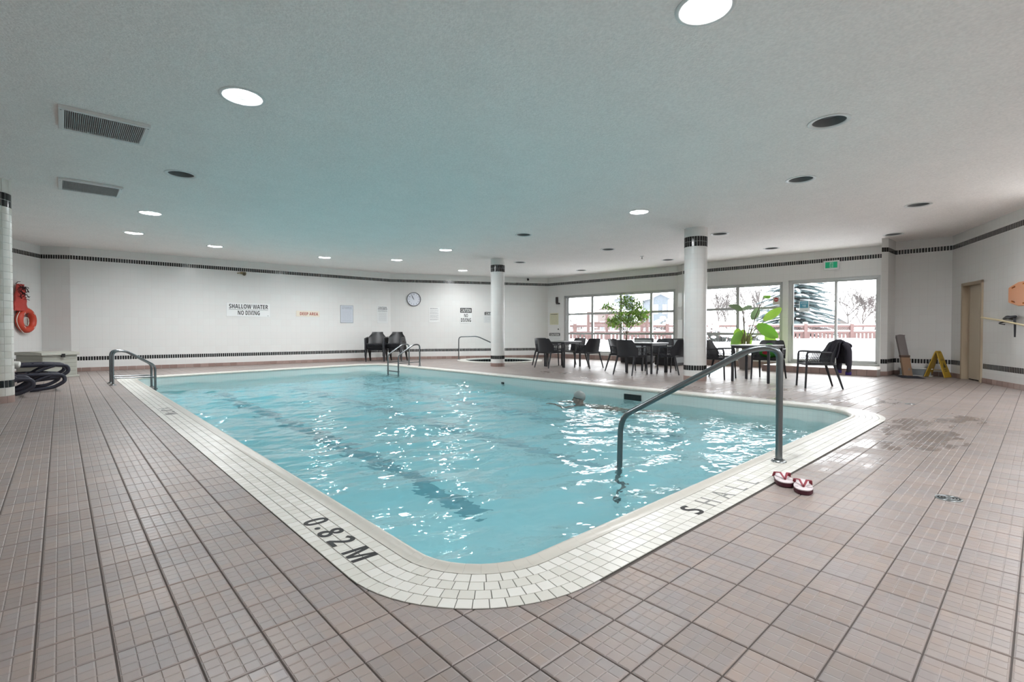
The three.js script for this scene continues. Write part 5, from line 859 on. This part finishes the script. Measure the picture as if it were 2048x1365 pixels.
function bareTree(px, depth, h, label, spread = 0.5, bark = 0x4d4846, group) {
  const [u, v] = OUT((px - 1024) / FOCAL * depth, depth), t = thing('bare_tree', label, 'tree', P(u, 0.4, v).toArray(), 0, group), geo = [], tw = [];
  const grow = (p, d, l, r, lvl) => { const e = p.clone().addScaledVector(d, l), m = p.clone().lerp(e, 0.5).add(V3(rr(-0.06, 0.06), rr(-0.03, 0.03), rr(-0.06, 0.06)).multiplyScalar(l)); (lvl < 3 ? geo : tw).push(sweep([p, m, e], (k) => r * (1 - 0.4 * k), lvl < 2 ? 6 : 4, { caps: false })); if (lvl >= 5) return; const n = lvl === 0 ? 5 : lvl < 3 ? 4 : 3; for (let k = 0; k < n; k++) { const a = rr(0, 6.28), q = d.clone().add(V3(Math.cos(a) * spread, rr(-0.1, 0.35), Math.sin(a) * spread)).normalize(); grow(p.clone().lerp(e, rr(0.45, 1)), q, l * rr(0.55, 0.78), r * 0.62, lvl + 1); } };
  grow(V3(0, 0, 0), V3(rr(-0.08, 0.08), 1, rr(-0.08, 0.08)).normalize(), h * 0.34, h * 0.011, 0);
  part('trunk', merge(geo), mat(bark, 0.9), t); part('twigs', merge(tw), mat(bark, 0.9), t);
}
bareTree(1436, 44, 6.4, 'bare winter tree behind the fence beside the white pillar', 0.55); bareTree(1452, 50, 5.6, 'slim bare tree at the back of the thicket behind the paddle plant', 0.4); bareTree(1487, 46, 6.6, 'bare tree between the thicket and the spruce', 0.45); bareTree(1512, 52, 7, 'tall thin bare tree next to the spruce', 0.35);
bareTree(1690, 40, 6, 'wide bare tree beyond the fence past the spruce', 0.75, 0x443f3d); bareTree(1722, 42, 6.2, 'dense bare tree beyond the fence outside the patio door', 0.6, 0x463e3c); bareTree(1750, 38, 5.2, 'bare tree beyond the fence nearest the pilaster', 0.6, 0x48403f); bareTree(1350, 48, 4.2, 'bare bush-like tree behind the lamp post', 0.8); bareTree(1150, 42, 3.2, 'small bare tree behind the hedge seen through the gridded window', 0.7);
{ // snowy spruce
  const [u, v] = OUT((1588 - 1024) / FOCAL * 33, 33), t = thing('spruce_tree', 'big blue-green spruce laden with snow behind the fence', 'tree', P(u, 0.3, v).toArray()), H = 8.6;
  part('trunk', sweep([V3(0, 0, 0), V3(0, H, 0)], (k) => 0.16 * (1 - 0.9 * k), 8), mat(0x5d5148, 0.9), t);
  const needle = [], snow = [];
  for (let k = 0; k < 24; k++) {
    const y = 0.5 + k * 0.33, R = 2.9 * Math.pow(1 - k / 25, 0.8), n = Math.max(5, Math.round(R * 7));
    for (let i = 0; i < n; i++) {
      const a = i / n * 6.283 + k * 0.7 + rr(-0.2, 0.2), r = R * rr(0.8, 1.1), dir = V3(Math.cos(a), 0, Math.sin(a)), side = V3(-Math.sin(a), 0, Math.cos(a)), dy = rr(-0.1, 0.1), droop = rr(0.22, 0.36);
      const q = (s, d) => dir.clone().multiplyScalar(r * s).addScaledVector(side, d).add(V3(0, y + dy + 0.12 * s * r - droop * s * s * r - Math.abs(d) * 0.45, 0));
      const w = (s) => 0.3 * Math.sin(Math.PI * Math.min(1, 0.12 + s * 0.86)) * (0.75 + 0.25 * Math.sin(s * 38 + i)) * Math.min(1, r);
      needle.push(shell((x, s) => q(s, (x * 2 - 1) * w(s)), 2, 9, 0.05));
      if (rnd() < 0.62) snow.push(shell((x, s) => { const ss = 0.2 + 0.7 * s; return q(ss, (x * 2 - 1) * w(ss) * 0.55).add(V3(0, 0.05, 0)); }, 2, 5, 0.05));
    }
  }
  part('foliage', merge(needle), mat(0x3b494b, 0.9), t).userData.kind = 'stuff'; part('snow_load', merge(snow), M.snow, t).userData.kind = 'stuff';
}
function shrub(px, depth, w, h, label) {
  const [u, v] = OUT((px - 1024) / FOCAL * depth, depth), t = thing('snowy_shrub', label, 'shrub', P(u, 0.4, v).toArray()), tw = [], sn = [];
  for (let k = 0; k < 90; k++) { const a = rr(0, 6.28), r = Math.sqrt(rnd()) * w / 2, e = V3(Math.cos(a) * r, h * rr(0.5, 1) * (1 - 0.4 * (2 * r / w) ** 2), Math.sin(a) * r * 0.6); tw.push(sweep([V3(e.x * 0.4, 0, e.z * 0.4), e.clone().multiplyScalar(0.6), e], (q) => 0.022 * (1 - 0.6 * q), 4, { caps: false })); if (k % 3 === 0) sn.push(new THREE.IcosahedronGeometry(rr(0.08, 0.19), 1).scale(1.4, 0.55, 1).translate(e.x, e.y, e.z)); }
  part('branches', merge(tw), mat(0x454743, 0.9), t); part('snow_load', merge(sn), M.snow, t).userData.kind = 'stuff';
}
shrub(1163, 31, 2.6, 1.5, 'grey hedge shrub with snow behind the arbour'); shrub(1320, 33, 2.8, 1.7, 'snow-dusted shrub below the lamp post'); shrub(1275, 32, 2.4, 1.3, 'snow-dusted shrub behind the indoor leafy tree'); shrub(1440, 20, 2.6, 1.05, 'low snow-covered shrub outside the window next to the pillar'); shrub(1500, 21, 2.4, 0.9, 'low snow-covered shrub outside behind the paddle plant');
function house(px, depth, w, h, d, wallC, label, floors) {
  const [u, v] = OUT((px - 1024) / FOCAL * depth, depth), t = thing('house', label, 'building'); t.position.copy(P(u, 0, v)); t.rotation.y = Math.atan2(-FU, FV);
  part('wall', box(w, h, d, 0, h / 2, -d / 2), mat(wallC, 0.9), t);
  const sh = new THREE.Shape([new THREE.Vector2(-w / 2 - 0.4, h), new THREE.Vector2(w / 2 + 0.4, h), new THREE.Vector2(0, h + w * 0.32)]);
  part('gable', new THREE.ExtrudeGeometry(sh, { depth: d, bevelEnabled: false }).translate(0, 0, -d), mat(wallC, 0.9), t);
  for (const s of [-1, 1]) part('roof', box(Math.hypot(w / 2 + 0.6, w * 0.35), 0.25, d + 0.8, 0, 0, 0, 0, 0, -s * Math.atan2(w * 0.32, w / 2 + 0.4)).translate(s * (w / 4 + 0.15), h + w * 0.16 + 0.15, -d / 2), M.snow, t);
  for (let f = 0; f < floors; f++) for (const x of [-w * 0.27, w * 0.27]) { const y = 1.7 + f * 2.5, q = part('window', box(w * 0.24, 1.3, 0.1, x, y, 0.03), mat(0xdfe4e8, 0.5), t); part('pane', box(w * 0.19, 1.1, 0.08, x, y, 0.07), mat(0x77858f, 0.2), q); }
}
house(1214, 62, 2.3, 3.7, 4, 0x5f5754, 'pinkish brown house with snowy roof beyond the fence', 1); house(1254, 75, 1.9, 6.2, 5, 0x595e63, 'tall grey house partly behind the indoor leafy tree', 2); house(1320, 68, 2.2, 5.6, 5, 0x575d63, 'grey clapboard house beside the lamp post', 2); house(1655, 60, 5, 1.9, 5, 0x57524f, 'low shed roof behind the fence beside the spruce', 0);
{ const [u, v] = OUT((1350 - 1024) / FOCAL * 48, 48), t = thing('lamp_post', 'thin grey lamp post with a short crossarm outside the gridded window', 'lamp post', P(u, 0, v).toArray(), Math.atan2(-FU, FV)); part('post', cyl(0.07, 0.09, 4.3, 0, 2.15, 0, 10), mat(0x6a6c70, 0.6), t); part('crossarm', rbox(0.9, 0.1, 0.1, 0.02, 0, 4.25, 0), mat(0x6a6c70, 0.6), t); part('brace', rbox(0.5, 0.06, 0.06, 0.01, -0.25, 2.95, 0), mat(0x6a6c70, 0.6), t); }

scene.add(camera);
renderer.render(scene, camera);
